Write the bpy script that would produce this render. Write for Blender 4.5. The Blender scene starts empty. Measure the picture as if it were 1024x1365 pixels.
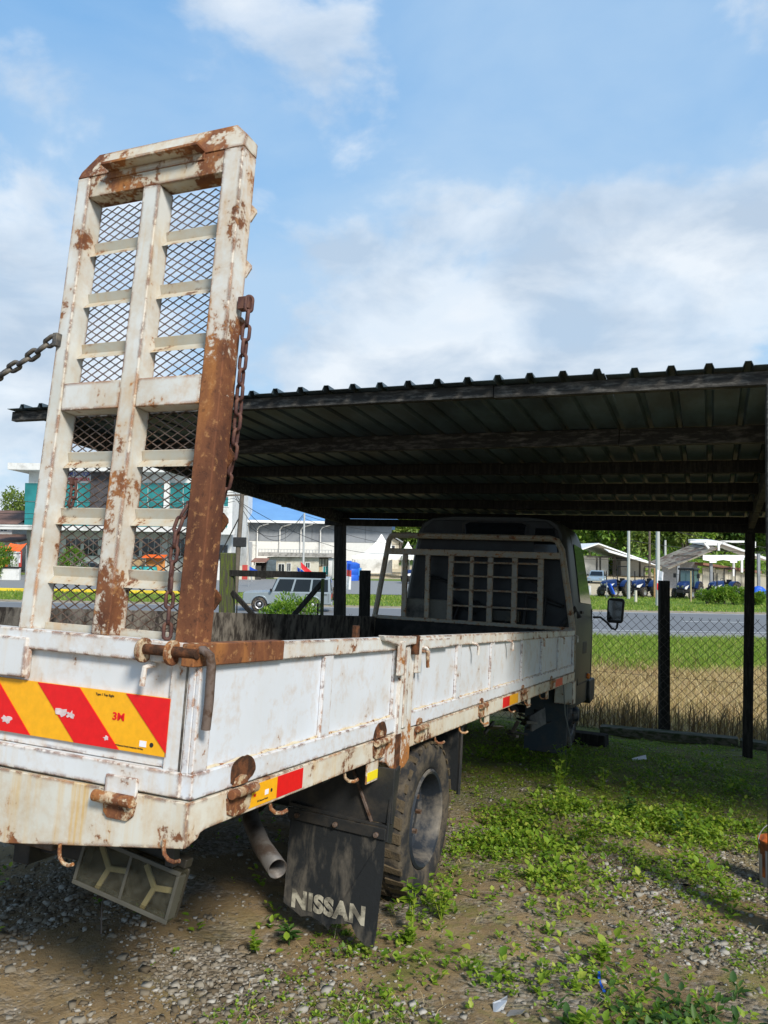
import bpy, bmesh, math, random
import numpy as np
from mathutils import Vector, Matrix, Quaternion
rad = math.radians
sc = bpy.context.scene
COL = sc.collection
rng = np.random.default_rng(7)
random.seed(7)

# ---------------------------------------------------------------- camera
FPX, CX, CY = 1035.0, 512.0, 682.5
CAM = Vector((0, 0, 1.5))
_up = Vector((.017, -1, .05)).normalized()
_fw = (Vector((0, 0, 1)) - _up * _up.z).normalized()
_rt = _fw.cross(_up)
if _rt.x < 0: _rt = -_rt
def cam2world(v):
    v = Vector(v)
    return Vector((v.dot(_rt), v.dot(_fw), v.dot(_up)))
cd = bpy.data.cameras.new('camera'); cam = bpy.data.objects.new('camera', cd); COL.objects.link(cam)
cd.sensor_fit = 'VERTICAL'; cd.sensor_height = 36; cd.lens = 36 * FPX / 1365
cd.clip_start = .05; cd.clip_end = 2000
_x, _y, _z = cam2world((1, 0, 0)), cam2world((0, -1, 0)), cam2world((0, 0, -1))
cam.matrix_world = Matrix(((_x.x, _y.x, _z.x, CAM.x), (_x.y, _y.y, _z.y, CAM.y), (_x.z, _y.z, _z.z, CAM.z), (0, 0, 0, 1)))
sc.camera = cam
def ray(px, py): return cam2world(((px - CX) / FPX, (py - CY) / FPX, 1))
def P(px, py, d):
    r = ray(px, py); return CAM + r * (d / r.y)

# ---------------------------------------------------------------- sun, sky, exposure
SUN_EL, SUN_AZ = 39.0, Vector((.477, -.873)).normalized()      # horizontal direction towards the sun
sl = bpy.data.lights.new('sun', 'SUN'); sun = bpy.data.objects.new('sun', sl); COL.objects.link(sun)
sl.energy = 3.9; sl.angle = rad(13); sl.color = (1, .94, .84)
_sd = Vector((SUN_AZ.x * math.cos(rad(SUN_EL)), SUN_AZ.y * math.cos(rad(SUN_EL)), math.sin(rad(SUN_EL))))
sun.rotation_euler = _sd.to_track_quat('Z', 'Y').to_euler()

def nd(nt, typ, loc=None, **kw):
    n = nt.nodes.new(typ)
    for k, v in kw.items():
        if k.startswith('i_'):
            key = k[2:]
            key = int(key) if key.isdigit() else key.replace('_', ' ')
            n.inputs[key].default_value = v
        else: setattr(n, k, v)
    return n
def lk(nt, a, b): nt.links.new(a, b)
def ramp(nt, fac, stops, interp='LINEAR'):
    n = nt.nodes.new('ShaderNodeValToRGB'); n.color_ramp.interpolation = interp
    e = n.color_ramp.elements
    while len(e) < len(stops): e.new(.5)
    for el, (p, c) in zip(e, stops):
        el.position = p
        el.color = (c, c, c, 1) if isinstance(c, (int, float)) else (*c, 1)
    if fac is not None: lk(nt, fac, n.inputs[0])
    return n.outputs[0]
def noise(nt, vec, scale, detail=5, rough=.55, dist=0.0, dim='3D'):
    n = nd(nt, 'ShaderNodeTexNoise'); n.noise_dimensions = dim
    n.inputs['Scale'].default_value = scale; n.inputs['Detail'].default_value = detail
    n.inputs['Roughness'].default_value = rough; n.inputs['Distortion'].default_value = dist
    if vec is not None: lk(nt, vec, n.inputs['Vector'])
    return n.outputs['Fac']
def mth(nt, op, a, b=None, clamp=False):
    n = nd(nt, 'ShaderNodeMath', operation=op, use_clamp=clamp)
    for i, v in enumerate((a, b)):
        if v is None: continue
        if isinstance(v, (int, float)): n.inputs[i].default_value = v
        else: lk(nt, v, n.inputs[i])
    return n.outputs[0]
def mix(nt, fac, a, b, blend='MIX'):
    n = nd(nt, 'ShaderNodeMix', data_type='RGBA', blend_type=blend)
    for s, v in ((n.inputs[0], fac), (n.inputs[6], a), (n.inputs[7], b)):
        if isinstance(v, (int, float)): s.default_value = v
        elif isinstance(v, (tuple, list)): s.default_value = (*v[:3], 1)
        else: lk(nt, v, s)
    return n.outputs[2]
def mapping(nt, vec, scale=(1, 1, 1), loc=(0, 0, 0), rot=(0, 0, 0)):
    n = nd(nt, 'ShaderNodeMapping'); n.inputs['Scale'].default_value = scale
    n.inputs['Location'].default_value = loc; n.inputs['Rotation'].default_value = rot
    lk(nt, vec, n.inputs['Vector']); return n.outputs[0]

world = bpy.data.worlds.new('World'); sc.world = world; world.use_nodes = True
nt = world.node_tree; nt.nodes.clear()
out = nd(nt, 'ShaderNodeOutputWorld'); bg = nd(nt, 'ShaderNodeBackground')
SKY_STR = .12
bg.inputs['Strength'].default_value = SKY_STR
sky = nd(nt, 'ShaderNodeTexSky', sky_type='NISHITA', sun_disc=False, sun_elevation=rad(SUN_EL),
         sun_rotation=math.atan2(SUN_AZ.x, SUN_AZ.y), air_density=1.2, dust_density=1.2, ozone_density=1.6)
tc = nd(nt, 'ShaderNodeTexCoord'); sep = nd(nt, 'ShaderNodeSeparateXYZ'); lk(nt, tc.outputs['Generated'], sep.inputs[0])
SKYOFF = (5.5, 0.6, 4)
azm = mth(nt, 'ARCTAN2', sep.outputs[0], sep.outputs[1]); elv = mth(nt, 'ARCSINE', mth(nt, 'MAXIMUM', sep.outputs[2], 0.0))
dirv = mapping(nt, tc.outputs['Generated'], (1, 1, 1.7), SKYOFF)
wv = noise(nt, dirv, 2.3, 5, .5)
def lobe(a0, e0, ra, re, amp):                            # a cloud bank lying at that azimuth and elevation
    da = mth(nt, 'DIVIDE', mth(nt, 'SUBTRACT', azm, a0), ra); de = mth(nt, 'DIVIDE', mth(nt, 'SUBTRACT', elv, e0), re)
    q = mth(nt, 'ADD', mth(nt, 'MULTIPLY', da, da), mth(nt, 'MULTIPLY', de, de))
    return mth(nt, 'MULTIPLY', mth(nt, 'POWER', 2.718, mth(nt, 'MULTIPLY', q, -1)), amp)
n1 = noise(nt, dirv, 4.6, 10, .54, .2)
n2 = noise(nt, mapping(nt, tc.outputs['Generated'], (1, 1, 2.0), (9, 4, 2)), 2.1, 7, .52, .4)
banks = mth(nt, 'ADD', lobe(.30, .34, .44, .11, .27), lobe(.09, .215, .20, .042, .36))
for l in (lobe(.62, .50, .22, .22, .14), lobe(-.42, .26, .22, .12, .20), lobe(-.20, .62, .16, .14, .10), lobe(-1.2, .4, .5, .2, .2), lobe(1.7, .45, .6, .2, .22), lobe(2.8, .5, .5, .25, .15)):
    banks = mth(nt, 'ADD', banks, l)
low = ramp(nt, sep.outputs[2], [(.0, .20), (.20, .06), (.4, .0)])
cover = mth(nt, 'ADD', n1, mth(nt, 'ADD', banks, low))
bank = ramp(nt, cover, [(.55, 0), (.70, .8), (.86, 1)], 'EASE')
veil = ramp(nt, mth(nt, 'ADD', n2, mth(nt, 'MULTIPLY', low, 1.2)), [(.36, .08), (.72, .85)])
sh_ = noise(nt, mapping(nt, tc.outputs['Generated'], (1, 1, 1.9), (5.0, 8.1, 1)), 5.5, 8, .55, .3)
shv = mth(nt, 'ADD', sh_, mth(nt, 'MULTIPLY', mth(nt, 'SUBTRACT', cover, .7), -.18))
ccol = ramp(nt, shv, [(.36, (3.7, 4.5, 5.5)), (.60, (6.3, 6.7, 7.1))])
base = mix(nt, .72, mix(nt, 1.0, sky.outputs[0], (.95, 1.25, 1.25), 'MULTIPLY'), ramp(nt, sep.outputs[2], [(.0, (5.0, 5.9, 6.7)), (.22, (2.1, 4.1, 6.5)), (.5, (1.4, 3.4, 6.4)), (1, (1.2, 3.0, 6.0))]))
c1 = mix(nt, veil, base, (3.5, 4.8, 6.3))
c2 = mix(nt, mth(nt, 'MULTIPLY', bank, .9), c1, ccol)
lk(nt, c2, bg.inputs['Color']); lk(nt, bg.outputs[0], out.inputs[0])
sc.view_settings.view_transform = 'Standard'; sc.view_settings.look = 'None'
sc.view_settings.gamma = 1; sc.view_settings.exposure = .24; sc.view_settings.use_curve_mapping = False

# ---------------------------------------------------------------- frames
# the truck, the fence and the carport stand on a yard that falls away from the camera and to the right
T_R = Vector((.92041832, -.39070399, -.01343553)); T_F = Vector((.3884792, .91794231, -.08041035)); T_U = Vector((.04374969, .06879173, .99667129))
TM = Matrix((T_R, T_F, T_U)).transposed()          # truck frame -> world directions
def TW(x, y, z): return CAM + TM @ Vector((x, y, z))
YARD = -1.46                                       # yard surface in the truck frame

def vnoise(x, y, seed=0):
    x = np.asarray(x, float); y = np.asarray(y, float)
    xi = np.floor(x).astype(np.int64); yi = np.floor(y).astype(np.int64); fx = x - xi; fy = y - yi
    def h(a, b):
        v = (a * 374761393 + b * 668265263 + seed * 974711) & 0x7fffffff
        v = ((v ^ (v >> 13)) * 1274126177) & 0x7fffffff
        return ((v ^ (v >> 16)) & 0xffff) / 65535.0
    ux = fx * fx * (3 - 2 * fx); uy = fy * fy * (3 - 2 * fy)
    return (h(xi, yi) * (1 - ux) + h(xi + 1, yi) * ux) * (1 - uy) + (h(xi, yi + 1) * (1 - ux) + h(xi + 1, yi + 1) * ux) * uy
def fbm(x, y, seed=0, o=4):
    s = 0; a = .5; t = 0
    for i in range(o):
        s = s + a * vnoise(np.asarray(x) * 2 ** i, np.asarray(y) * 2 ** i, seed + i * 17); t += a; a *= .5
    return s / t
ZFLAT = -2.0
def zg(x, y):
    x = np.asarray(x, float); y = np.asarray(y, float)
    xc = np.clip(x, -9, 9)
    y11 = (11.3 - .3885 * xc) / .918
    yc = np.clip(y, -5, y11)
    zp = 1.5 - (1.46 + T_U.x * xc + T_U.y * yc) / T_U.z
    t = np.clip((y - y11) / np.maximum(32.5 - y11, 1), 0, 1)
    z = zp * (1 - t) + ZFLAT * t
    near = np.clip(1 - t * 6, 0, 1)
    d = (fbm(x * .9, y * .9, 3, 3) - .5) * .09 + (fbm(x * 4, y * 4, 5, 3) - .5) * .035
    z = z + d * near
    # rising land far behind
    r = np.clip((y - 125) / 200, 0, 1) * np.clip((x / np.maximum(y, 1) + .08) / .16, 0.03, 1)
    return z + r * r * (26 + 14 * fbm(x * .01, y * .01, 9, 3)) + np.clip((y - 66) / 70, 0, 1) * .9
def gz(x, y): return float(zg(x, y))
def GW(x, y, dz=0.0): return Vector((x, y, gz(x, y) + dz))
def yard(X, Y, dz=0.0):                            # a point of the yard given in truck coordinates
    w = TW(X, Y, YARD); return Vector((w.x, w.y, gz(w.x, w.y) + dz))

# ---------------------------------------------------------------- mesh helpers
def link(o, parent=None):
    COL.objects.link(o)
    if parent is not None: o.parent = parent
    return o
def tag(o, label=None, cat=None, group=None, kind=None):
    if label: o['label'] = label
    if cat: o['category'] = cat
    if group: o['group'] = group
    if kind: o['kind'] = kind
    return o
def thing(name, label, cat, loc=(0, 0, 0), rot=None, group=None):
    o = bpy.data.objects.new(name, None); COL.objects.link(o); o.empty_display_size = .2
    m = rot.to_4x4() if rot is not None else Matrix.Identity(4)
    m.translation = Vector(loc); o.matrix_world = m
    return tag(o, label, cat, group)
def copy_tree(o, parent=None):
    c = o.copy(); COL.objects.link(c)
    if parent is not None: c.parent = parent
    for ch in list(o.children): copy_tree(ch, c)
    return c
class MB:
    def __init__(s): s.v = []; s.f = []
    def add(s, vs, fs):
        b = len(s.v); s.v += [tuple(v) for v in vs]; s.f += [tuple(i + b for i in f) for f in fs]; return s
    def box(s, x0, x1, y0, y1, z0, z1, M=None):
        vs = [Vector((x, y, z)) for z in (z0, z1) for y in (y0, y1) for x in (x0, x1)]
        if M is not None: vs = [M @ v for v in vs]
        return s.add(vs, [(0, 2, 3, 1), (4, 5, 7, 6), (0, 1, 5, 4), (2, 6, 7, 3), (0, 4, 6, 2), (1, 3, 7, 5)])
    def beam(s, a, b, w, h, up=(0, 0, 1)):
        a = Vector(a); b = Vector(b); d = (b - a).normalized(); u = Vector(up)
        r = d.cross(u)
        if r.length < 1e-4: r = d.cross(Vector((0, 1, 0)))
        r.normalize(); u = r.cross(d)
        vs = []
        for p in (a, b):
            for sx, sz in ((-1, -1), (1, -1), (1, 1), (-1, 1)): vs.append(p + r * (sx * w / 2) + u * (sz * h / 2))
        return s.add(vs, [(0, 1, 2, 3), (7, 6, 5, 4), (0, 4, 5, 1), (1, 5, 6, 2), (2, 6, 7, 3), (3, 7, 4, 0)])
    def tube(s, pts, r, n=8, cap=True):
        pts = [Vector(p) for p in pts]; rr = r if isinstance(r, (list, tuple)) else [r] * len(pts)
        b = len(s.v); ref = None
        for i, p in enumerate(pts):
            d = (pts[min(i + 1, len(pts) - 1)] - pts[max(i - 1, 0)]).normalized()
            if ref is None: ref = d.orthogonal().normalized()
            u = (ref - d * ref.dot(d)); u = u.normalized() if u.length > 1e-5 else d.orthogonal().normalized(); ref = u
            w = d.cross(u)
            for k in range(n):
                a = 2 * math.pi * k / n; s.v.append(tuple(p + (u * math.cos(a) + w * math.sin(a)) * rr[i]))
        for i in range(len(pts) - 1):
            for k in range(n):
                k2 = (k + 1) % n; s.f.append((b + i * n + k, b + i * n + k2, b + (i + 1) * n + k2, b + (i + 1) * n + k))
        if cap:
            s.f.append(tuple(b + k for k in range(n))[::-1]); s.f.append(tuple(b + (len(pts) - 1) * n + k for k in range(n)))
        return s
    def cyl(s, a, b, r, n=12, r2=None): return s.tube([a, b], [r, r if r2 is None else r2], n)
    def lathe(s, prof, n=32, M=None, close=False):       # prof: (radius, height along local x)
        b = len(s.v); m = len(prof)
        for k in range(n):
            a = 2 * math.pi * k / n
            for (r, h) in prof:
                v = Vector((h, r * math.cos(a), r * math.sin(a)))
                s.v.append(tuple(M @ v if M is not None else v))
        for k in range(n):
            k2 = (k + 1) % n
            for i in range(m if close else m - 1):
                j = (i + 1) % m
                s.f.append((b + k * m + i, b + k * m + j, b + k2 * m + j, b + k2 * m + i))
        return s
    def prism(s, poly, ext):
        poly = [Vector(p) for p in poly]; e = Vector(ext); n = len(poly); b = len(s.v)
        s.v += [tuple(p) for p in poly] + [tuple(p + e) for p in poly]
        s.f.append(tuple(range(b, b + n))[::-1]); s.f.append(tuple(range(b + n, b + 2 * n)))
        for i in range(n):
            j = (i + 1) % n; s.f.append((b + i, b + j, b + n + j, b + n + i))
        return s
    def poly(s, pts): b = len(s.v); s.v += [tuple(p) for p in pts]; s.f.append(tuple(range(b, b + len(pts)))); return s
    def loft(s, rings, cap=True):
        b = len(s.v); n = len(rings[0])
        for r in rings: s.v += [tuple(p) for p in r]
        for i in range(len(rings) - 1):
            for k in range(n):
                k2 = (k + 1) % n; s.f.append((b + i * n + k, b + i * n + k2, b + (i + 1) * n + k2, b + (i + 1) * n + k))
        if cap:
            s.f.append(tuple(b + k for k in range(n))[::-1]); s.f.append(tuple(b + (len(rings) - 1) * n + k for k in range(n)))
        return s
    def mesh(s, name, mat, off=(0, 0, 0), smooth=False):
        me = bpy.data.meshes.new(name); o = Vector(off)
        me.from_pydata([(v[0] - o.x, v[1] - o.y, v[2] - o.z) for v in s.v], [], s.f)
        bm = bmesh.new(); bm.from_mesh(me); bmesh.ops.recalc_face_normals(bm, faces=bm.faces); bm.to_mesh(me); bm.free()
        if mat: me.materials.append(mat)
        if smooth: me.polygons.foreach_set('use_smooth', [True] * len(me.polygons))
        return me
    def build(s, name, mat, parent=None, off=(0, 0, 0), bevel=0, smooth=False, label=None, seg=2):
        ob = bpy.data.objects.new(name, s.mesh(name, mat, off, smooth or bevel > 0)); link(ob, parent)
        if bevel:
            m = ob.modifiers.new('bevel', 'BEVEL'); m.width = bevel; m.segments = seg; m.limit_method = 'ANGLE'; m.angle_limit = rad(35); m.harden_normals = True
        elif smooth:
            ob.data.set_sharp_from_angle(angle=rad(40))
        if label: ob['label'] = label
        return ob
def np_obj(name, V, F, mat, parent=None, smooth=False):
    V = np.asarray(V, np.float32); F = np.asarray(F, np.int32); k = F.shape[1]
    me = bpy.data.meshes.new(name); me.vertices.add(len(V)); me.vertices.foreach_set('co', V.ravel())
    me.loops.add(F.size); me.loops.foreach_set('vertex_index', F.ravel())
    me.polygons.add(len(F)); me.polygons.foreach_set('loop_start', np.arange(0, F.size, k, dtype=np.int32))
    me.update(calc_edges=True)
    if smooth: me.polygons.foreach_set('use_smooth', np.ones(len(F), bool))
    me.materials.append(mat)
    return link(bpy.data.objects.new(name, me), parent)
def unit(a): return a / np.maximum(np.linalg.norm(a, axis=-1, keepdims=True), 1e-9)
def leaf_arrays(base, d, L, W, droop=.12):
    """folded ovate leaves: base points (N,3), directions (N,3), lengths, widths"""
    N = len(base); d = unit(d); up = np.tile(np.array([0, 0, 1.0]), (N, 1))
    side = unit(np.cross(d, up) + 1e-4); nrm = np.cross(side, d)
    L = np.asarray(L)[:, None]; W = np.asarray(W)[:, None]
    pts = np.stack([base, base + d * .32 * L - side * W * .5 + nrm * W * .14, base + d * .68 * L - side * W * .4 + nrm * W * .1 - nrm * L * droop * .4,
                    base + d * L - nrm * L * droop, base + d * .68 * L + side * W * .4 + nrm * W * .1 - nrm * L * droop * .4, base + d * .32 * L + side * W * .5 + nrm * W * .14], 1)
    V = pts.reshape(-1, 3); i = (np.arange(N) * 6)[:, None]
    F = np.concatenate([i + np.array([0, 1, 2, 3]), i + np.array([0, 3, 4, 5])], 0)
    return V, F
def blade_arrays(base, h, w, lean, az):
    N = len(base); c, s_ = np.cos(az), np.sin(az)
    dirv = np.stack([c, s_, np.zeros(N)], 1); sd = np.stack([-s_, c, np.zeros(N)], 1)
    rot = rng.uniform(0, 6.28, N); sd = np.stack([np.cos(rot), np.sin(rot), np.zeros(N)], 1)
    up = np.array([0, 0, 1.0]); h = h[:, None]; w = w[:, None]; lean = lean[:, None]
    m = base + up * h * .55 + dirv * h * lean * .3; t = base + up * h * (1 - lean * .25) + dirv * h * lean
    V = np.stack([base - sd * w / 2, base + sd * w / 2, m + sd * w * .4, m - sd * w * .4, t + sd * w * .08, t - sd * w * .08], 1).reshape(-1, 3)
    i = (np.arange(N) * 6)[:, None]
    return V, np.concatenate([i + np.array([0, 1, 2, 3]), i + np.array([3, 2, 4, 5])], 0)
def join_arrays(parts):
    Vs, Fs, b = [], [], 0
    for V, F in parts: Vs.append(V); Fs.append(F + b); b += len(V)
    return np.concatenate(Vs), np.concatenate(Fs)

# ---------------------------------------------------------------- materials
def newmat(name):
    m = bpy.data.materials.new(name); m.use_nodes = True; nt = m.node_tree
    b = nt.nodes['Principled BSDF']; tc = nd(nt, 'ShaderNodeTexCoord')
    return m, nt, b, tc
def bump(nt, b, h, strength=.3, dist=.01):
    n = nd(nt, 'ShaderNodeBump'); n.inputs['Strength'].default_value = strength; n.inputs['Distance'].default_value = dist
    lk(nt, h, n.inputs['Height']); lk(nt, n.outputs[0], b.inputs['Normal'])
def plain(name, col, rough=.6, metal=0.0, var=.25, scale=6, bmp=.0, spec=.4, detail=6):
    m, nt, b, tc = newmat(name)
    f = noise(nt, tc.outputs['Object'], scale, detail, .6)
    c = ramp(nt, f, [(.3, tuple(x * (1 - var) for x in col)), (.7, tuple(min(1, x * (1 + var)) for x in col))])
    lk(nt, c, b.inputs['Base Color']); b.inputs['Roughness'].default_value = rough; b.inputs['Metallic'].default_value = metal
    b.inputs['Specular IOR Level'].default_value = spec
    if bmp: bump(nt, b, f, bmp, .02)
    return m
def dirty(name, col, dirt, amt=.5, rough=.6, scale=5, spec=.4, bmp=.15, stretch=(1, 1, 1), metal=0.0):
    m, nt, b, tc = newmat(name)
    f = noise(nt, mapping(nt, tc.outputs['Object'], stretch), scale, 9, .65, .2)
    k = ramp(nt, f, [(max(0, .62 - amt * .4), 0), (max(.02, .78 - amt * .4), 1)])
    g = noise(nt, tc.outputs['Object'], scale * 9, 5, .6)
    c = mix(nt, k, mix(nt, g, tuple(x * .75 for x in col), col), mix(nt, g, tuple(x * .6 for x in dirt), dirt))
    lk(nt, c, b.inputs['Base Color']); b.inputs['Roughness'].default_value = rough; b.inputs['Specular IOR Level'].default_value = spec; b.inputs['Metallic'].default_value = metal
    if bmp: bump(nt, b, g, bmp, .01)
    return m
def rustpaint(name, base, amt=.2, edge=.5, stain=.3, grad=None, scale=7, seed=0.0, rough=.5, stain_col=(.62, .40, .13), grime=.25):
    """old brush paint with chips, rust along the worn edges, vertical rust streaks and grime"""
    m, nt, b, tc = newmat(name)
    o = mapping(nt, tc.outputs['Object'], (1, 1, 1), (seed, seed * 1.7, seed * .3))
    n1 = noise(nt, o, scale, 11, .68, .15)
    n2 = noise(nt, o, scale * 5, 8, .7)
    thr = .64 - .27 * amt
    lvl = n1
    if grad:                                             # rust that climbs from one end of the part
        sp = nd(nt, 'ShaderNodeSeparateXYZ'); lk(nt, tc.outputs['Object'], sp.inputs[0])
        mr = nd(nt, 'ShaderNodeMapRange'); mr.inputs[1].default_value = grad[0]; mr.inputs[2].default_value = grad[1]
        mr.inputs[3].default_value = grad[2] if len(grad) > 2 else .5; mr.inputs[4].default_value = 0; lk(nt, sp.outputs[2], mr.inputs[0])
        lvl = mth(nt, 'ADD', n1, mr.outputs[0])
    lvl = mth(nt, 'ADD', mth(nt, 'MULTIPLY', lvl, .74), mth(nt, 'MULTIPLY', n2, .26))
    chips = ramp(nt, lvl, [(thr, 0), (thr + .03, 1)])
    halo = ramp(nt, lvl, [(thr - .13, 0), (thr + .03, 1)])
    if edge > 0:
        bv = nd(nt, 'ShaderNodeBevel', samples=3); bv.inputs['Radius'].default_value = .018
        geo = nd(nt, 'ShaderNodeNewGeometry')
        dp = nd(nt, 'ShaderNodeVectorMath', operation='DOT_PRODUCT'); lk(nt, bv.outputs[0], dp.inputs[0]); lk(nt, geo.outputs['Normal'], dp.inputs[1])
        e = mth(nt, 'SUBTRACT', 1, dp.outputs['Value'], True)
        e = mth(nt, 'MULTIPLY', e, 8)
        en = noise(nt, o, scale * 2.3, 9, .7)
        ev = mth(nt, 'ADD', en, mth(nt, 'MINIMUM', e, .19 * edge))
        if grad: ev = mth(nt, 'ADD', ev, mth(nt, 'MULTIPLY', mr.outputs[0], .5))
        em = ramp(nt, ev, [(.655, 0), (.70, 1)])
        gate = ramp(nt, e, [(.02, 0), (.10, 1)])
        em = mth(nt, 'MULTIPLY', em, gate)
        chips = mth(nt, 'MAXIMUM', chips, em); halo = mth(nt, 'MAXIMUM', halo, mth(nt, 'MULTIPLY', ramp(nt, ev, [(.5, 0), (.66, 1)]), gate))
    st = noise(nt, mapping(nt, o, (34, 34, 1.6)), 1, 6, .6, .1)
    st2 = noise(nt, o, 2.4, 4, .5)
    sm = mth(nt, 'MULTIPLY', ramp(nt, st, [(.48, 0), (.72, 1)]), ramp(nt, st2, [(.42, 0), (.66, 1)]))
    gr = noise(nt, o, 3.1, 10, .62)
    c = mix(nt, ramp(nt, gr, [(.4, 0), (.75, grime)]), base, (.40, .37, .28))
    tone = noise(nt, o, 1.3, 5, .5); c = mix(nt, ramp(nt, tone, [(.35, .0), (.7, .22)]), c, tuple(x * .82 for x in base))
    c = mix(nt, mth(nt, 'MULTIPLY', sm, stain), c, stain_col)
    dr = noise(nt, mapping(nt, o, (1, 1, .10)), scale * 2.6, 9, .66, .1)      # rust washed down from the chips
    drm = mth(nt, 'MULTIPLY', ramp(nt, dr, [(.53, 0), (.66, 1)]), ramp(nt, n1, [(.46, 0), (.62, 1)]))
    c = mix(nt, mth(nt, 'MULTIPLY', drm, min(1, stain * 1.1)), c, (.52, .27, .075))
    c = mix(nt, mth(nt, 'MULTIPLY', halo, .4), c, (.46, .27, .09))
    big = noise(nt, mapping(nt, o, (1, 1, .35)), scale * .8, 6, .6, .3)
    rc = ramp(nt, big, [(.36, (.085, .030, .015)), (.5, (.185, .068, .028)), (.64, (.36, .145, .04))])
    rc = mix(nt, ramp(nt, n2, [(.56, 0), (.66, .7)]), rc, (.42, .21, .08))
    rc = mix(nt, ramp(nt, n2, [(.36, .6), (.44, 0)]), rc, (.04, .016, .01))
    c = mix(nt, chips, c, rc)
    lk(nt, c, b.inputs['Base Color'])
    lk(nt, mth(nt, 'ADD', mth(nt, 'MULTIPLY', chips, .35), rough), b.inputs['Roughness'])
    b.inputs['Specular IOR Level'].default_value = .35
    h = mth(nt, 'SUBTRACT', mth(nt, 'MULTIPLY', n2, mth(nt, 'ADD', mth(nt, 'MULTIPLY', chips, .9), .12)), mth(nt, 'MULTIPLY', chips, .5))
    h = mth(nt, 'ADD', h, mth(nt, 'MULTIPLY', noise(nt, o, 2.2, 3, .5), 2.2))
    bump(nt, b, h, .6, .004)
    return m
def leafmat(name, stops, trans=.35, rough=.55):
    m, nt, b, tc = newmat(name)
    geo = nd(nt, 'ShaderNodeNewGeometry')
    c = ramp(nt, geo.outputs['Random Per Island'], stops)
    n = noise(nt, tc.outputs['Object'], 1.1, 3, .5)
    c = mix(nt, ramp(nt, n, [(.35, 0), (.7, .45)]), c, mix(nt, 1.0, c, (.62, .72, .5), 'MULTIPLY'))
    lk(nt, c, b.inputs['Base Color']); b.inputs['Roughness'].default_value = rough; b.inputs['Specular IOR Level'].default_value = .3
    tr = nd(nt, 'ShaderNodeBsdfTranslucent'); lk(nt, mix(nt, 1.0, c, (1.25, 1.3, .55), 'MULTIPLY'), tr.inputs[0])
    mx = nd(nt, 'ShaderNodeMixShader'); mx.inputs[0].default_value = trans
    lk(nt, b.outputs[0], mx.inputs[1]); lk(nt, tr.outputs[0], mx.inputs[2])
    lk(nt, mx.outputs[0], nt.nodes['Material Output'].inputs[0])
    return m
def glassy(name, col, rough=.08, spec=.8):
    m, nt, b, tc = newmat(name)
    n = noise(nt, tc.outputs['Object'], .6, 4, .5)
    lk(nt, ramp(nt, n, [(.35, tuple(x * .6 for x in col)), (.7, col)]), b.inputs['Base Color'])
    b.inputs['Roughness'].default_value = rough; b.inputs['Specular IOR Level'].default_value = spec
    return m
PANEL = rustpaint('panel_paint', (.66, .69, .74), .06, .7, .10, grime=.2, scale=9)
TRIM = rustpaint('trim_paint', (.66, .67, .66), .26, 1.0, .4, seed=3.1)
SEAL = rustpaint('sealant_bead', (.66, .58, .42), .40, .0, .3, scale=24, seed=21.0)
GATEP = rustpaint('tailgate_paint', (.67, .68, .69), .14, .9, .4, seed=5.3)
SKIRT = rustpaint('skirt_paint', (.66, .63, .55), .36, 1.0, .75, seed=8.2, grime=.4)
TAILS = rustpaint('tail_skirt_paint', (.63, .61, .54), .30, 1.0, 1.0, seed=2.7, grime=.6)
RAMPL = rustpaint('ramp_paint', (.63, .635, .61), .2, 1.0, .3, seed=1.3, grime=.75)
RAMPC = rustpaint('ramp_paint_center', (.63, .63, .60), .18, 1.0, .4, grad=(1.25, 2.3, .13), seed=4.4, grime=.5)
RAMPR = rustpaint('ramp_paint_right', (.63, .63, .60), .24, 1.1, .55, grad=(1.86, 2.50, .40), seed=6.1, grime=.5)
RAMPT = rustpaint('ramp_paint_top', (.60, .58, .51), .52, 1.25, .6, seed=7.7, grime=.5)
RAMPX = rustpaint('ramp_paint_crossbar', (.50, .49, .43), .12, .45, .3, seed=9.9, grime=.8)
RUSTY = rustpaint('rusty_rail_paint', (.58, .50, .36), .95, 1.0, .6, seed=11.5)
HINGE = rustpaint('hinge_paint', (.56, .48, .36), .62, 1.0, .5, scale=16, seed=12.5)
RUST = dirty('bare_rust', (.17, .065, .028), (.06, .03, .018), .5, .85, 22, .2, .4)
STEEL = dirty('brown_steel', (.15, .11, .09), (.08, .04, .02), .5, .6, 30, .4, .2)
RACKM = rustpaint('rack_paint', (.27, .27, .24), .3, .8, .1, scale=14, seed=14.2, grime=.8)
BLACKM = dirty('black_chassis', (.018, .019, .02), (.05, .043, .035), .4, .6, 6, .4, .1)
RUBBER = dirty('mud_flap_rubber', (.016, .018, .02), (.12, .105, .085), .34, .75, 4, .3, .2, (3, 3, 1))
TYRE = dirty('tyre_rubber', (.028, .028, .03), (.13, .105, .075), .45, .85, 9, .25, .3)
MUDTYRE = dirty('muddy_tread', (.05, .044, .036), (.12, .092, .058), .75, .9, 12, .15, .5)
RIM = dirty('rim_paint', (.018, .024, .034), (.25, .215, .17), .33, .6, 3.5, .35, .2)
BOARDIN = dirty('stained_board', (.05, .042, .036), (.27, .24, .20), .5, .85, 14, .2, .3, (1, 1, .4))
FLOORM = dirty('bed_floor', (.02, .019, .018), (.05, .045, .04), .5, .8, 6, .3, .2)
RED = plain('reflector_red', (.70, .010, .012), .35, var=.08, scale=40)
YEL = plain('reflector_yellow', (.84, .40, .012), .35, var=.08, scale=40)
YELBRIGHT = plain('yellow_sticker', (.85, .68, .02), .4, var=.08)
PEEL = plain('peeled_film', (.62, .50, .50), .8, var=.3, scale=30)
INK = plain('black_ink', (.02, .02, .02), .6)
LETTER = dirty('flap_lettering', (.50, .46, .36), (.16, .145, .115), .5, .8, 14, .2, .1)
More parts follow.
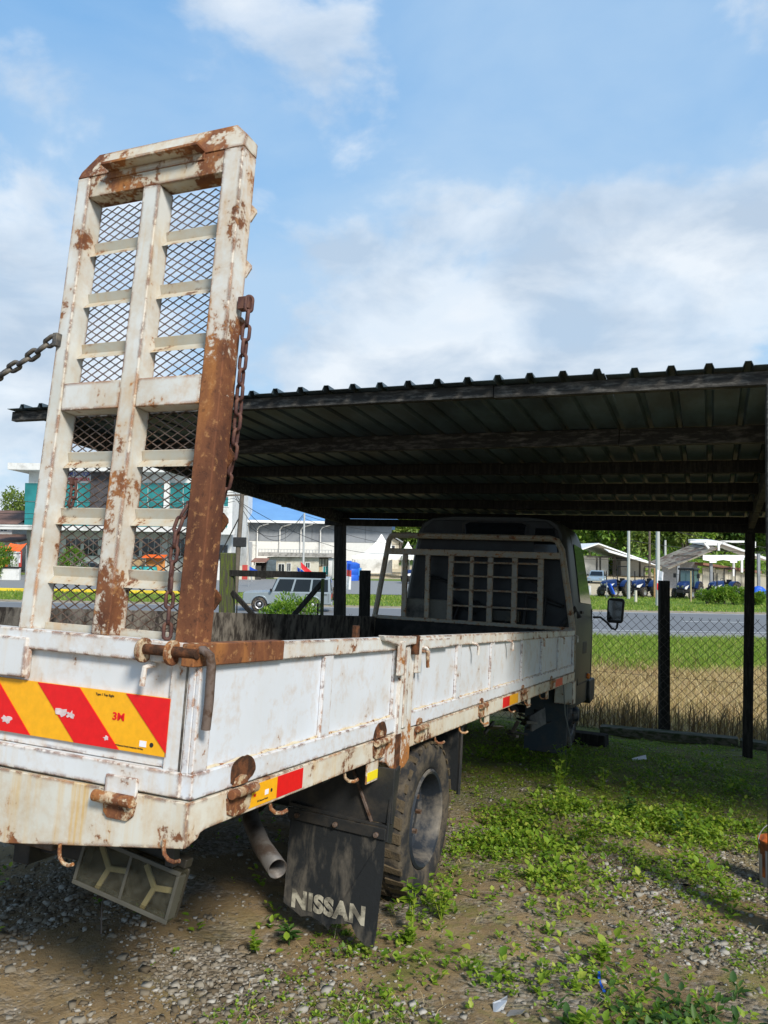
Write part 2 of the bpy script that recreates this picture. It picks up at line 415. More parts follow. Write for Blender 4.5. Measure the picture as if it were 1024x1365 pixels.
CABSHADE = dirty('cab_back_shade_tone', (.022, .025, .026), (.012, .012, .012), .5, .5, 3, .4, .05)  # near-black: the deep shade on the cab rear is put into this colour
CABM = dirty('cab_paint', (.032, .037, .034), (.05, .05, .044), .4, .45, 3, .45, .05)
GLASSD = glassy('dark_glass', (.012, .015, .018), .08, .45)
ORANGE = plain('orange_lens', (.75, .18, .02), .25)
ZINC = dirty('roof_zinc', (.095, .145, .18), (.05, .07, .085), .5, .5, 2, .4, .1, (1, .3, 1))
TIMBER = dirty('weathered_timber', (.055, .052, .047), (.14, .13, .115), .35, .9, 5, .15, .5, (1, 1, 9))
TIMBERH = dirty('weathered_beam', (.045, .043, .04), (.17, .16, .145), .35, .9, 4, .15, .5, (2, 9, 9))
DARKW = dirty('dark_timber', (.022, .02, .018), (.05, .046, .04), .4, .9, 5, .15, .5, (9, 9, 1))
MOSSW = dirty('mossy_timber', (.075, .07, .055), (.12, .155, .03), .45, .95, 5, .1, .6, (7, 7, .7))
KERBW = dirty('plank_timber', (.16, .145, .115), (.06, .07, .035), .5, .95, 4, .1, .5, (1, 6, 6))
WIRE = plain('fence_wire', (.09, .075, .06), .6, .3, spec=.4)
CONC = dirty('concrete', (.42, .40, .37), (.20, .19, .17), .4, .9, 2, .2, .1)
WHITEW = dirty('white_wall', (.76, .76, .74), (.50, .49, .46), .25, .8, .5, .3, .0)
CREAMW = dirty('cream_wall', (.66, .62, .52), (.40, .36, .28), .35, .85, .7, .25, .0)
GREYW = dirty('grey_cladding', (.27, .29, .32), (.22, .24, .27), .4, .6, .4, .4, .0)
TEALG = glassy('teal_glass', (.02, .23, .235), .12, .6)
DEEPBLUE = plain('deep_blue', (.015, .10, .52), .45, var=.15)
BROWNROOF = plain('brown_roof', (.15, .085, .065), .8, var=.3, scale=1)
WHITEROOF = plain('white_sheet_roof', (.78, .78, .78), .5, var=.08, scale=.3)
TENTM = plain('tent_canvas', (.80, .78, .73), .7, var=.05, scale=.4)
BLUEROOF = plain('pale_blue_roof', (.14, .30, .54), .5, var=.10, scale=.3)
GREYROOF = plain('grey_roof', (.30, .32, .35), .6, var=.15, scale=.3)
RUSTROOF = plain('rusty_roof', (.22, .11, .08), .8, var=.35, scale=1)
POLEM = plain('pole_concrete', (.44, .45, .44), .8, var=.12, scale=1)
OLDPOLE = plain('old_wooden_pole', (.13, .105, .085), .9, var=.3, scale=2)
REDS = plain('red_sheet', (.42, .055, .045), .6, var=.25, scale=2)
FLAGRED = plain('flag_red', (.72, .03, .04), .7, var=.1)
FLAGBLUE = plain('flag_blue', (.015, .09, .55), .7, var=.1)
FLAGWHITE = plain('flag_white', (.78, .76, .80), .7, var=.1)
TARPOR = plain('orange_tarp', (.80, .13, .02), .6, var=.2, scale=1.5)
TRBLUE = plain('tractor_blue', (.008, .026, .11), .3, var=.15, scale=2)
TRBLACK = plain('tractor_black', (.018, .018, .02), .6, var=.3)
SILVER = plain('silver_paint', (.30, .345, .37), .3, .35, var=.08, scale=1)
WHITEP = plain('white_paint', (.76, .76, .76), .4, var=.06)
CHROME = plain('pale_metal', (.5, .5, .5), .35, .7, var=.1)
WINDK = glassy('window_dark', (.03, .035, .045), .12)
BLACKW = plain('cable_black', (.01, .01, .012), .6)
# ================================================================ GROUND
def ground_mat():
    m, nt, b, tc = newmat('ground_soil')
    geo = nd(nt, 'ShaderNodeNewGeometry'); pos = geo.outputs['Position']
    dp = nd(nt, 'ShaderNodeVectorMath', operation='DOT_PRODUCT'); lk(nt, pos, dp.inputs[0]); dp.inputs[1].default_value = (.3885, .918, 0)
    t = dp.outputs['Value']
    dq = nd(nt, 'ShaderNodeVectorMath', operation='DOT_PRODUCT'); lk(nt, pos, dq.inputs[0]); dq.inputs[1].default_value = (.92, -.39, 0)
    X = dq.outputs['Value']
    sp = nd(nt, 'ShaderNodeSeparateXYZ'); lk(nt, pos, sp.inputs[0])
    big = noise(nt, pos, .8, 6, .6, .2); med = noise(nt, pos, 5, 9, .68); fine = noise(nt, pos, 60, 5, .7)
    dirt = mix(nt, ramp(nt, med, [(.3, 0), (.7, 1)]), (.125, .082, .040), (.30, .212, .110))
    dirt = mix(nt, ramp(nt, big, [(.45, 0), (.65, .6)]), dirt, (.33, .24, .125))
    dirt = mix(nt, ramp(nt, fine, [(.45, 0), (.75, .45)]), dirt, (.29, .235, .165))
    # gravelly, greyer ground
    vo = nd(nt, 'ShaderNodeTexVoronoi'); vo.inputs['Scale'].default_value = 42; lk(nt, pos, vo.inputs['Vector'])
    vc = nd(nt, 'ShaderNodeSeparateColor'); lk(nt, vo.outputs['Color'], vc.inputs[0])
    peb = ramp(nt, vc.outputs[0], [(.0, (.12, .105, .085)), (.5, (.22, .20, .165)), (1, (.38, .36, .33))])
    gmask = ramp(nt, noise(nt, pos, 1.7, 8, .7, .3), [(.47, 0), (.58, 1)])
    dirt = mix(nt, mth(nt, 'MULTIPLY', gmask, .7), dirt, peb)
    # moss and small green growth on the sheltered part of the yard
    mz = mth(nt, 'MULTIPLY', ramp(nt, mth(nt, 'MULTIPLY', t, .1), [(.50, 0), (.66, 1)]), ramp(nt, med, [(.30, .15), (.58, 1)]))
    mz2 = mth(nt, 'MULTIPLY', ramp(nt, noise(nt, pos, 2.3, 9, .7, .4), [(.52, 0), (.62, .65)]), ramp(nt, mth(nt, 'ADD', X, 2.2), [(.0, 0), (.9, 1)]))
    moss = mix(nt, med, (.075, .092, .016), (.20, .215, .04))
    yardc = mix(nt, mth(nt, 'MAXIMUM', mz, mz2), dirt, moss)
    straw = mix(nt, ramp(nt, med, [(.3, 0), (.7, 1)]), (.22, .14, .06), (.44, .31, .15))
    fbig = noise(nt, pos, .25, 6, .6)
    grass = mix(nt, ramp(nt, med, [(.3, 0), (.7, 1)]), (.07, .13, .02), (.16, .24, .04))
    grass = mix(nt, ramp(nt, fbig, [(.5, 0), (.75, .35)]), grass, (.30, .25, .12))
    tan = mix(nt, ramp(nt, med, [(.3, 0), (.7, 1)]), (.42, .34, .22), (.55, .47, .33))
    fy = mth(nt, 'DIVIDE', sp.outputs[1], 100)
    wob = mth(nt, 'ADD', fy, mth(nt, 'MULTIPLY', mth(nt, 'SUBTRACT', big, .5), .02))
    f1 = ramp(nt, mth(nt, 'MULTIPLY', t, .05), [(.545, 0), (.56, 1)])
    f2 = ramp(nt, wob, [(.207, 0), (.222, 1)])
    f3 = mth(nt, 'MULTIPLY', ramp(nt, wob, [(.64, 0), (.66, 1)]), ramp(nt, mth(nt, 'MULTIPLY', sp.outputs[0], .1), [(.5, 0), (.8, 1)]))
    f4 = ramp(nt, wob, [(.88, 0), (.9, 1)])
    c = mix(nt, f1, yardc, straw); c = mix(nt, f2, c, grass); c = mix(nt, f3, c, tan); c = mix(nt, f4, c, tan)
    c = mix(nt, ramp(nt, fy, [(.996, 0), (1.0, 0)]), c, grass)
    hill = ramp(nt, mth(nt, 'DIVIDE', sp.outputs[1], 400), [(.33, 0), (.36, 1)])
    c = mix(nt, hill, c, (.05, .085, .02))
    lk(nt, c, b.inputs['Base Color']); b.inputs['Roughness'].default_value = .95; b.inputs['Specular IOR Level'].default_value = .15
    h = mth(nt, 'ADD', mth(nt, 'MULTIPLY', fine, .35), mth(nt, 'ADD', mth(nt, 'MULTIPLY', med, .9), mth(nt, 'MULTIPLY', mth(nt, 'MULTIPLY', gmask, vo.outputs['Distance']), -.8)))
    bump(nt, b, h, .7, .035)
    return m
def axis(spans):
    a = []
    for lo, hi, st in spans: a += list(np.arange(lo, hi, st))
    return np.array(a + [spans[-1][1]])
gx = axis([(-420, -60, 30), (-60, -14, 4), (-14, -5, .5), (-5, 4.5, .045), (4.5, 12, .3), (12, 60, 4), (60, 420, 30)])
gy = axis([(-60, -6, 6), (-6, .6, .4), (.6, 7.5, .045), (7.5, 12.5, .09), (12.5, 34, .8), (34, 130, 4), (130, 420, 14)])
GX, GY = np.meshgrid(gx, gy); GZ = zg(GX, GY)
nx, ny = len(gx), len(gy); ii = np.arange(nx * ny).reshape(ny, nx)
GF = np.stack([ii[:-1, :-1], ii[:-1, 1:], ii[1:, 1:], ii[1:, :-1]], -1).reshape(-1, 4)
tag(np_obj('ground', np.stack([GX, GY, GZ], -1).reshape(-1, 3), GF, ground_mat(), smooth=True), kind='structure')

def sheet(name, pts, z, mat, kind='structure'):
    mb = MB(); mb.poly([(x, y, z) for x, y in pts]); return tag(mb.build(name, mat), kind=kind)
def asphalt(name, c0, c1):
    m, nt, b, tc = newmat(name)
    p = tc.outputs['Object']
    f = noise(nt, mapping(nt, p, (.15, 1.2, 1)), 1, 6, .6, .2); g = noise(nt, p, 30, 4, .7)
    lk(nt, mix(nt, g, mix(nt, f, c0, c1), (.16, .16, .16)), b.inputs['Base Color']); b.inputs['Roughness'].default_value = .85; b.inputs['Specular IOR Level'].default_value = .3
    bump(nt, b, g, .2, .01); return m
ASPH = asphalt('asphalt', (.14, .15, .165), (.19, .20, .215)); SHOULDER = asphalt('shoulder_gravel', (.26, .25, .235), (.34, .33, .31))
PAINTW = plain('road_paint', (.62, .62, .60), .7, var=.2, scale=3); PAINTY = plain('kerb_yellow', (.72, .52, .04), .7, var=.2, scale=3)
KERBSOIL = dirty('bare_verge', (.40, .33, .24), (.24, .2, .13), .4, .95, 1.5, .1)
Z0 = ZFLAT
sheet('road_shoulder', [(-120, 33.0), (120, 33.0), (120, 36.2), (-120, 36.2)], Z0 + .012, SHOULDER)
sheet('main_road', [(-120, 35.6), (120, 35.6), (120, 47.6), (-120, 47.6)], Z0 + .016, ASPH)
sheet('far_verge', [(-120, 47.0), (120, 47.0), (120, 49.6), (-120, 49.6)], Z0 + .010, KERBSOIL)
mk = MB()
for y in (36.0, 47.2): mk.poly([(-120, y, Z0 + .020), (120, y, Z0 + .020), (120, y + .15, Z0 + .020), (-120, y + .15, Z0 + .020)])
for k in range(-14, 15): mk.poly([(k * 8, 41.5, Z0 + .020), (k * 8 + 3.5, 41.5, Z0 + .020), (k * 8 + 3.5, 41.65, Z0 + .020), (k * 8, 41.65, Z0 + .020)])
tag(mk.build('lane_markings', PAINTW), kind='structure')
srx = np.linspace(-120, 9, 26); sry = np.linspace(62, 84, 12); SX, SY = np.meshgrid(srx, sry); si = np.arange(SX.size).reshape(SX.shape)
tag(np_obj('side_road', np.stack([SX, SY, zg(SX, SY) + .03], -1).reshape(-1, 3), np.stack([si[:-1, :-1], si[:-1, 1:], si[1:, 1:], si[1:, :-1]], -1).reshape(-1, 4), asphalt('side_asphalt', (.26, .26, .26), (.33, .33, .32))), kind='structure')
for x0 in np.arange(-60, -15.1, 5):
    tag(MB().box(x0 + .03, x0 + 4.97, 58.6, 58.85, Z0 - .05, Z0 + .22).build('kerb', PAINTY, bevel=.03), kind='structure')

# ================================================================ CARPORT
carport = thing('carport', 'open timber carport with a dark corrugated metal roof over the truck cab', 'carport', TW(-2.2, 7.2, YARD), TM)
cp_off = Vector((-2.2, 7.2, YARD))
RY0, RY1, RX0, RX1 = 4.34, 10.35, -5.13, 6.6
def rz(Y): return 1.352 + (Y - RY0) * (-.0115)
prof = []
for k in range(4):
    x = k * .19
    prof += [(x, 0), (x + .128, 0), (x + .14, .03), (x + .172, .03), (x + .184, 0)]
prof.append((.766, 0))
sh = MB(); n = len(prof)
ys = [RY0 + (RY1 - RY0) * i / 3 for i in range(4)]
rows = [[(x, Y, rz(Y) + z) for x, z in prof] for Y in ys]
b0 = 0
for r in rows: sh.v += r
for i in range(3):
    for k in range(n - 1): sh.f.append((i * n + k, i * n + k + 1, (i + 1) * n + k + 1, (i + 1) * n + k))
sheet_ob = sh.build('roof_sheet', ZINC, carport, cp_off)
sm = sheet_ob.modifiers.new('thick', 'SOLIDIFY'); sm.thickness = .003; sm.offset = -1
ns = int((RX1 - RX0) / .76)
for k in range(ns):
    o = sheet_ob if k == 0 else sheet_ob.copy()
    if k: COL.objects.link(o)
    o.location = (RX0 + k * .76, random.uniform(-.015, .015), .0015 * (k % 2)); o.rotation_euler.z = random.uniform(-.002, .002)
PY = [4.42, 5.58, 6.7, 7.72, 8.8, 9.97]; PH = [.075, .115, .10, .10, .10, .085]
for i, Y in enumerate(PY):
    z1 = rz(Y) - .006; h = PH[i]; w = .055 if i else .05
    xa = RX0 - .02 - .08 * (i % 3 == 1); xb = RX1
    # two lengths of timber joined at a butt end
    xm = -.62 if i == 1 else random.uniform(-2.5, -.5)
    for a, c, dz in ((xa, xm, 0), (xm + .004, xb, .006)):
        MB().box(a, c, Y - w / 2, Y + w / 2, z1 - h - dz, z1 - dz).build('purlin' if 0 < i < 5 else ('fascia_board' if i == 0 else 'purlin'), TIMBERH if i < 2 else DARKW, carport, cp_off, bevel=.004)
# rafters below the purlins, then posts
for X in (-4.93, .40, 5.7):
    MB().beam((X, 4.75, rz(4.3) - .09), (X, 10.2, rz(10.2) - .085), .06, .155).build('rafter', TIMBERH, carport, cp_off, bevel=.004)
MB().box(-5.16, 6.6, 9.90, 9.96, rz(9.97) - .20, rz(9.97) - .105).build('back_beam', DARKW, carport, cp_off, bevel=.004)
PLT, PLB = (-4.09, 4.42, rz(4.4) - .09), (-3.745, 4.42, YARD - .2)
def post(a, b, w, mat=DARKW): MB().beam(a, b, w, w, (0, 1, 0)).build('post', mat, carport, cp_off, bevel=.006)
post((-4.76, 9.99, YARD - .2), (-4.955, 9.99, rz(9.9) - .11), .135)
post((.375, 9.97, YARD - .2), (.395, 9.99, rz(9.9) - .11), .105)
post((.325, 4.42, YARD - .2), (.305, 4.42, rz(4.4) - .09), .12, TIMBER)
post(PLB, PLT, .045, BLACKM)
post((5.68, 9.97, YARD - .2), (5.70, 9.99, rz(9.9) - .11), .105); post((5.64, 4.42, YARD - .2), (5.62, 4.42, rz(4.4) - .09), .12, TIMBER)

# ================================================================ FENCE along the front of the yard
FY = 10.9
def zb(X, Y=FY): return yard(X, Y).z
def fence_pt(X, h, Y=FY): p = yard(X, Y); return Vector((p.x, p.y, p.z + h))
def chain_mesh(mb, X0, X1, h0, h1, s=.112, sag=.03, Y=FY, r=.0026):
    W = X1 - X0; nW = int(W / (s / 2))
    rows = int((h1 - h0) / (s / 2))
    for k in range(nW + 1):
        pts = []
        for j in range(rows + 1):
            X = X0 + (k + (.5 if (j + k) % 2 else -.5) * .96) * s / 2
            u = j / rows
            hh = h0 + (h1 - h0) * u - sag * u * (math.sin((X - X0) * 2.1) + .6 * math.sin((X - X0) * 5.7 + 1)) * .6
            p = fence_pt(X, hh, Y); p.y += .004 * (-1) ** (j + k) + .03 * math.sin(X * 3) * u
            pts.append(p)
        for a, b_ in zip(pts[:-1], pts[1:]): mb.beam(a, b_, r * 1.6, r * 1.6, (0, 1, 0))
        mb.beam(pts[-1], pts[-1] + Vector((.02 * (-1) ** k, 0, .03)), r * 1.6, r * 1.6, (0, 1, 0))
def fence(label, X0, X1, posts, h0, h1, grp='chain link fences round the yard'):
    f = thing('chain_link_fence', label, 'fence', fence_pt((X0 + X1) / 2, 0), None, grp)
    off = f.location.copy()
    mb = MB(); chain_mesh(mb, X0, X1, h0, h1)
    m = mb.build('wire_mesh', WIRE, f, off); m['kind'] = 'stuff'
    for X, w, h, mat in posts:
        a = fence_pt(X, -.2, FY + .08); b_ = fence_pt(X + .0, h, FY + .08); b_ += T_R * 0
        MB().beam(a, b_, w, w * .8, (0, 1, 0)).build('post', mat, f, off, bevel=.006)
    for hh in (h0 + .02, (h0 + h1) / 2): MB().beam(fence_pt(X0, hh, FY + .012), fence_pt(X1, hh, FY + .012), .004, .004).build('line_wire', WIRE, f, off)
    return f
fence('chain link fence on dark timber posts in front of the dry grass', -3.4, 3.6, [(-.565, .125, 2.02, DARKW), (2.9, .12, 1.9, DARKW)], -.02, 1.53)
fence('short chain link fence beside the dark square post left of the cab', -5.25, -3.5, [(-4.86, .17, 1.98, DARKW)], .0, 1.28)
g = thing('yard_gate', 'low metal gate with diagonal braces beside the mossy post', 'gate', fence_pt(-6.3, 0))
off = g.location.copy()
gt, gb = 1.80, .12
def gp(X, h): return fence_pt(X, h, FY)
MB().beam(gp(-7.25, gt), gp(-5.5, gt + .04), .05, .10).build('top_rail', DARKW, g, off, bevel=.005)
MB().beam(gp(-7.25, gb), gp(-5.5, gb), .05, .07).build('bottom_rail', DARKW, g, off, bevel=.005)
MB().beam(gp(-7.2, 1.5), gp(-6.0, .5), .045, .075).build('brace', DARKW, g, off, bevel=.005)
MB().beam(gp(-5.55, 1.72), gp(-6.6, .6), .045, .075).build('brace', DARKW, g, off, bevel=.005)
MB().beam(gp(-5.56, 0), gp(-5.54, 1.78), .05, .06, (0, 1, 0)).build('gate_stile', MOSSW, g, off, bevel=.005)
for k in range(9):
    X = -7.1 + k * .185; top = 1.40 if k in (0, 8) else (1.15 if k in (1, 7) else .95)
    MB().cyl(gp(X, gb), gp(X, top), .012, 6).build('bar', DARKW, g, off)
gm = MB(); p0 = fence_pt(-7.31, -.2, FY + .05); p1 = fence_pt(-7.33, 2.14, FY + .05)
gm.beam(p0, p1, .235, .20, (0, 1, 0))
tag(gm.build('gate_post', MOSSW, None, (0, 0, 0), bevel=.02), 'thick square timber gate post streaked with green moss', 'post')
# plank along the fence foot and the short block by the wheel
pk = MB(); pk.beam(yard(-1.32, 10.62, .045), yard(.30, 10.62, .05), .18, .10)
tag(pk.build('timber_plank', KERBW, bevel=.012), 'long weathered plank lying at the foot of the fence between wheel and post', 'plank', 'planks along the fence foot')
pk = MB(); pk.beam(yard(.32, 10.60, .04), yard(3.4, 10.5, .04), .18, .10)
tag(pk.build('timber_plank', KERBW, bevel=.012), 'weathered plank at the fence foot to the right of the carport post', 'plank', 'planks along the fence foot')
pk = MB(); pk.beam(yard(-1.62, 9.55, .06), yard(-1.10, 9.45, .06), .16, .16)
tag(pk.build('timber_block', DARKW, bevel=.012), 'short dark timber block lying right in front of the plank by the front wheel', 'timber block')

# ================================================================ GRASS, WEEDS, GRAVEL
STRAWM = leafmat('dry_grass', [(.0, (.26, .165, .08)), (.25, (.44, .31, .16)), (.6, (.58, .44, .24)), (.9, (.64, .52, .32)), (1, (.15, .085, .055))], .25, .8)
VERGEM = leafmat('verge_grass', [(.0, (.12, .20, .025)), (.5, (.24, .35, .05)), (.85, (.36, .42, .09)), (1, (.50, .44, .18))], .4, .6)
WEEDM = leafmat('weed_leaf', [(.0, (.09, .18, .018)), (.4, (.18, .30, .026)), (.8, (.29, .40, .045)), (1, (.42, .46, .075))], .4, .5)
DARKWEED = leafmat('dark_weed_leaf', [(.0, (.03, .075, .015)), (.5, (.05, .115, .025)), (1, (.09, .17, .03))], .3, .5)
SEEDM = leafmat('brown_seed_stalk', [(.0, (.11, .065, .036)), (.6, (.25, .16, .085)), (1, (.42, .31, .17))], .15, .9)
def scatter(n, x0, x1, y0, y1): return rng.uniform(x0, x1, n), rng.uniform(y0, y1, n)
x, y = scatter(90000, -6, 15, 9.2, 22)
t_ = .3885 * x + .918 * y
cl = fbm(x * 1.3, y * 1.3, 21, 3); edge = y + (fbm(x * .5, y * .3, 23, 4) - .5) * 7
k = (t_ > 11.25) & (edge < 21.3) & (rng.random(len(x)) < .35 + cl) & (np.abs(x - 5) < 8 + 0 * x)
x, y, cl = x[k], y[k], cl[k]
V, F = blade_arrays(np.stack([x, y, zg(x, y) - .02], 1), rng.uniform(.08, .27, len(x)) * (.35 + 1.1 * cl), rng.uniform(.006, .016, len(x)), rng.uniform(.1, 1.1, len(x)), rng.uniform(0, 6.28, len(x)))
tag(np_obj('dry_grass', V, F, STRAWM), 'dry straw coloured grass between the fence and the road', 'dry grass', kind='stuff')
X, Y = scatter(2600, -2.6, 3.2, 10.98, 12.6); k = rng.random(len(X)) < np.clip(1.35 - (Y - 10.98) * .9, .05, 1) * fbm(X * 2, Y * 2, 31, 3) * 1.5
X, Y = X[k], Y[k]
pw = np.array([TW(a, b_, YARD) for a, b_ in zip(X, Y)]); pw[:, 2] = zg(pw[:, 0], pw[:, 1])
V, F = blade_arrays(pw, rng.uniform(.15, .5, len(X)), rng.uniform(.008, .02, len(X)), rng.uniform(.0, .5, len(X)), rng.uniform(0, 6.28, len(X)))
tag(np_obj('seed_stalks', V, F, SEEDM), 'dead brown weed stalks along the outside of the fence', 'dead weeds', kind='stuff')
x, y = scatter(120000, -8, 26, 19, 33.4)
cl = fbm(x * .8, y * .8, 41, 3); k = (y + (fbm(x * .5, y * .3, 23, 4) - .5) * 7 > 20.4) & (rng.random(len(x)) < .3 + cl)
x, y, cl = x[k], y[k], cl[k]
V, F = blade_arrays(np.stack([x, y, zg(x, y) - .02], 1), rng.uniform(.1, .3, len(x)) * (.4 + cl), rng.uniform(.012, .03, len(x)), rng.uniform(.1, .9, len(x)), rng.uniform(0, 6.28, len(x)))
tag(np_obj('verge_grass', V, F, VERGEM), 'bright green grass verge on the near side of the road', 'grass', kind='stuff')
x, y = scatter(60000, -40, 44, 49, 66)
cl = fbm(x * .5, y * .5, 43, 3); k = ((y < 61) | (x > 3)) & (rng.random(len(x)) < .4 + cl)
x, y, cl = x[k], y[k], cl[k]
V, F = blade_arrays(np.stack([x, y, zg(x, y) - .02], 1), rng.uniform(.06, .2, len(x)) * (.5 + cl), rng.uniform(.03, .07, len(x)), rng.uniform(.1, .9, len(x)), rng.uniform(0, 6.28, len(x)))
tag(np_obj('far_verge_grass', V, F, VERGEM), 'mown green grass on the far side of the road', 'grass', kind='stuff')

def yard_arr(X, Y):
    w = np.stack([CAM.x + T_R.x * X + T_F.x * Y + T_U.x * YARD, CAM.y + T_R.y * X + T_F.y * Y + T_U.y * YARD], 1)
    return np.concatenate([w, zg(w[:, 0], w[:, 1])[:, None]], 1)
def weed_density(X, Y):
    cl = fbm(X * 1.6, Y * 1.6, 51, 4); c2 = fbm(X * 4, Y * 4, 57, 3)
    d = np.zeros_like(X)
    def blob(cx, cy, rx, ry, a): return a * np.exp(-(((X - cx) / rx) ** 2 + ((Y - cy) / ry) ** 2))
    d = blob(-.85, 6.0, .62, 1.1, 1.7) + blob(-.15, 6.5, .5, 1.0, .85) + blob(-1.0, 4.9, .32, .7, .7) + blob(.3, 7.6, .5, 1.6, .4)
    d += blob(-.45, 3.15, .34, .40, .40) + blob(-.1, 2.85, .25, .30, .7) + blob(-.95, 3.2, .4, .5, .22) + blob(-.60, 3.8, .25, .3, .22)
    d += blob(-1.25, 3.75, .16, .3, .8) + blob(-.1, 8.5, 1.2, 1.3, .22) + blob(-1.8, 7.5, .6, 2, .35) + blob(-.2, 4.3, .8, 1.0, .05) + .025
    return d * np.clip((cl - .30) * 2.6, 0, 1.3) * np.clip((c2 - .25) * 2.2, 0.1, 1)
def plants(n, dens, X0, X1, Y0, Y1, lsize, nleaf, hgt, mat, name, label, cat, broad=.74):
    X, Y = scatter(n, X0, X1, Y0, Y1); k = rng.random(n) < dens(X, Y); X, Y = X[k], Y[k]; N = len(X)
    base = yard_arr(X, Y); sz = rng.uniform(.5, 1.25, N)
    L = []
    per = nleaf
    az = rng.uniform(0, 6.28, (N, per)); el = rng.uniform(.0, 1.1, (N, per)); hh = rng.uniform(.0, 1.0, (N, per)) * hgt * sz[:, None]
    keep = rng.random((N, per)) < rng.uniform(.4, 1.0, (N, 1))
    d = np.stack([np.cos(az) * np.cos(el), np.sin(az) * np.cos(el), np.sin(el)], -1)
    bb = base[:, None, :] + np.stack([np.cos(az) * hh * .45, np.sin(az) * hh * .45, hh], -1)
    ls = lsize * sz[:, None] * rng.uniform(.6, 1.2, (N, per))
    V, F = leaf_arrays(bb[keep], d[keep], ls[keep], ls[keep] * rng.uniform(broad * .7, broad * 1.2, keep.sum()))
    return tag(np_obj(name, V, F, mat), label, cat, kind='stuff')
plants(90000, weed_density, -4.5, 2.0, 1.6, 10.4, .025, 9, .04, WEEDM, 'low_weeds', 'low bright green weeds spreading over the yard', 'weeds')
plants(15000, lambda X, Y: weed_density(X, Y) * .8, -4.5, 2.0, 1.6, 9, .038, 12, .085, WEEDM, 'leafy_weeds', 'taller leafy weeds in patches beside the truck', 'weeds')
plants(20000, lambda X, Y: np.exp(-((X - .05) / .30) ** 2 - ((Y - 2.95) / .32) ** 2) * .3 + .0 * X, -1, 1, 2, 3.8, .038, 8, .06, DARKWEED, 'dark_weeds', 'dark green creeping weeds near the camera', 'weeds', .5)
# moss-like tiny growth
plants(120000, lambda X, Y: np.clip((Y - 5.6) * .5, 0, 1) * np.clip(fbm(X * 2.2, Y * 2.2, 61, 3) * 2.2 - .75, 0, .8) + np.clip(fbm(X * 1.8, Y * 1.8, 63, 4) * 3 - 1.35, 0, .7) * (X > -1.6), -4.5, 2.6, 1.8, 10.4, .013, 7, .012, WEEDM, 'moss_growth', 'fine mossy growth covering the shaded yard', 'moss', .8)
# dry thatch lying on the soil
X, Y = scatter(9000, -3, 2, 1.8, 8); k = rng.random(len(X)) < np.clip(fbm(X * 1.5, Y * 1.5, 71, 3) * 3 - 1.2, 0, .8) * (X > -1.6); X, Y = X[k], Y[k]
V, F = blade_arrays(yard_arr(X, Y), rng.uniform(.02, .07, len(X)), rng.uniform(.0015, .004, len(X)), rng.uniform(1.2, 3.5, len(X)), rng.uniform(0, 6.28, len(X)))
tag(np_obj('dry_thatch', V, F, STRAWM), 'dead grass stems lying on the yard soil', 'dry grass', kind='stuff')

def stone_mat(name, stops):
    m, nt, b, tc = newmat(name); geo = nd(nt, 'ShaderNodeNewGeometry')
    c = ramp(nt, geo.outputs['Random Per Island'], stops); n = noise(nt, tc.outputs['Object'], 60, 4, .6)
    lk(nt, mix(nt, n, mix(nt, 1.0, c, (.6, .58, .54), 'MULTIPLY'), c), b.inputs['Base Color']); b.inputs['Roughness'].default_value = .9; b.inputs['Specular IOR Level'].default_value = .2
    return m
STONEM = stone_mat('gravel_stone', [(.0, (.13, .10, .065)), (.4, (.24, .205, .155)), (.85, (.37, .345, .30)), (1, (.50, .48, .44))])
bm = bmesh.new(); bmesh.ops.create_cube(bm, size=1.5); bm.verts.ensure_lookup_table()
icoV = np.array([v.co for v in bm.verts]); icoF = np.array([[v.index for v in f.verts] for f in bm.faces]); bm.free()
def stones(n, dens, X0, X1, Y0, Y1, s0, s1, name, label):
    X, Y = scatter(n, X0, X1, Y0, Y1); k = rng.random(n) < dens(X, Y); X, Y = X[k], Y[k]; N = len(X)
    s = s0 * (s1 / s0) ** (rng.random(N) ** 2.2)
    off = yard_arr(X, Y); off[:, 2] += s * .12
    a = rng.uniform(0, 6.28, N); ca, sa = np.cos(a), np.sin(a)
    v = icoV[None] + rng.uniform(-.42, .42, (N, len(icoV), 3))
    v = v * (s[:, None] * rng.uniform(.55, 1.1, (N, 3)) * np.array([1, 1, .62]))[:, None, :]
    w = np.stack([v[..., 0] * ca[:, None] - v[..., 1] * sa[:, None], v[..., 0] * sa[:, None] + v[..., 1] * ca[:, None], v[..., 2]], -1) + off[:, None, :]
    F = (icoF[None] + (np.arange(N) * len(icoV))[:, None, None]).reshape(-1, 4)
    return tag(np_obj(name, w.reshape(-1, 3), F, STONEM), label, 'gravel', kind='stuff')
def gd(X, Y):
    c = fbm(X * 2.2, Y * 2.2, 81, 4); d = .06 + 0 * X
    def blob(cx, cy, rx, ry, a): return a * np.exp(-(((X - cx) / rx) ** 2 + ((Y - cy) / ry) ** 2))
    d = d + blob(-.08, 4.5, .42, .65, 1.5) + blob(-.35, 5.1, .5, .7, .6) + blob(-1.75, 2.6, .7, .4, .9) + blob(-2.6, 2.9, .8, .6, .6) + blob(-1.2, 2.6, .5, .4, .5) + blob(.1, 5.5, .6, .9, .4) + blob(-.6, 3.3, .5, .4, .25)
    return d * np.clip((c - .30) * 3, .05, 1)
stones(70000, gd, -4, 1.4, 1.6, 7, .003, .011, 'fine_gravel', 'fine grey gravel scattered over the yard')
stones(75000, lambda X, Y: gd(X, Y) * .7, -4, 1.4, 1.6, 7, .006, .023, 'gravel_stones', 'pale broken stones lying in the bare patches of the yard')
stones(16000, lambda X, Y: np.clip(gd(X, Y), .1, .25), -4, 1.4, 5, 10.4, .006, .022, 'far_gravel', 'gravel showing through the moss under the carport')

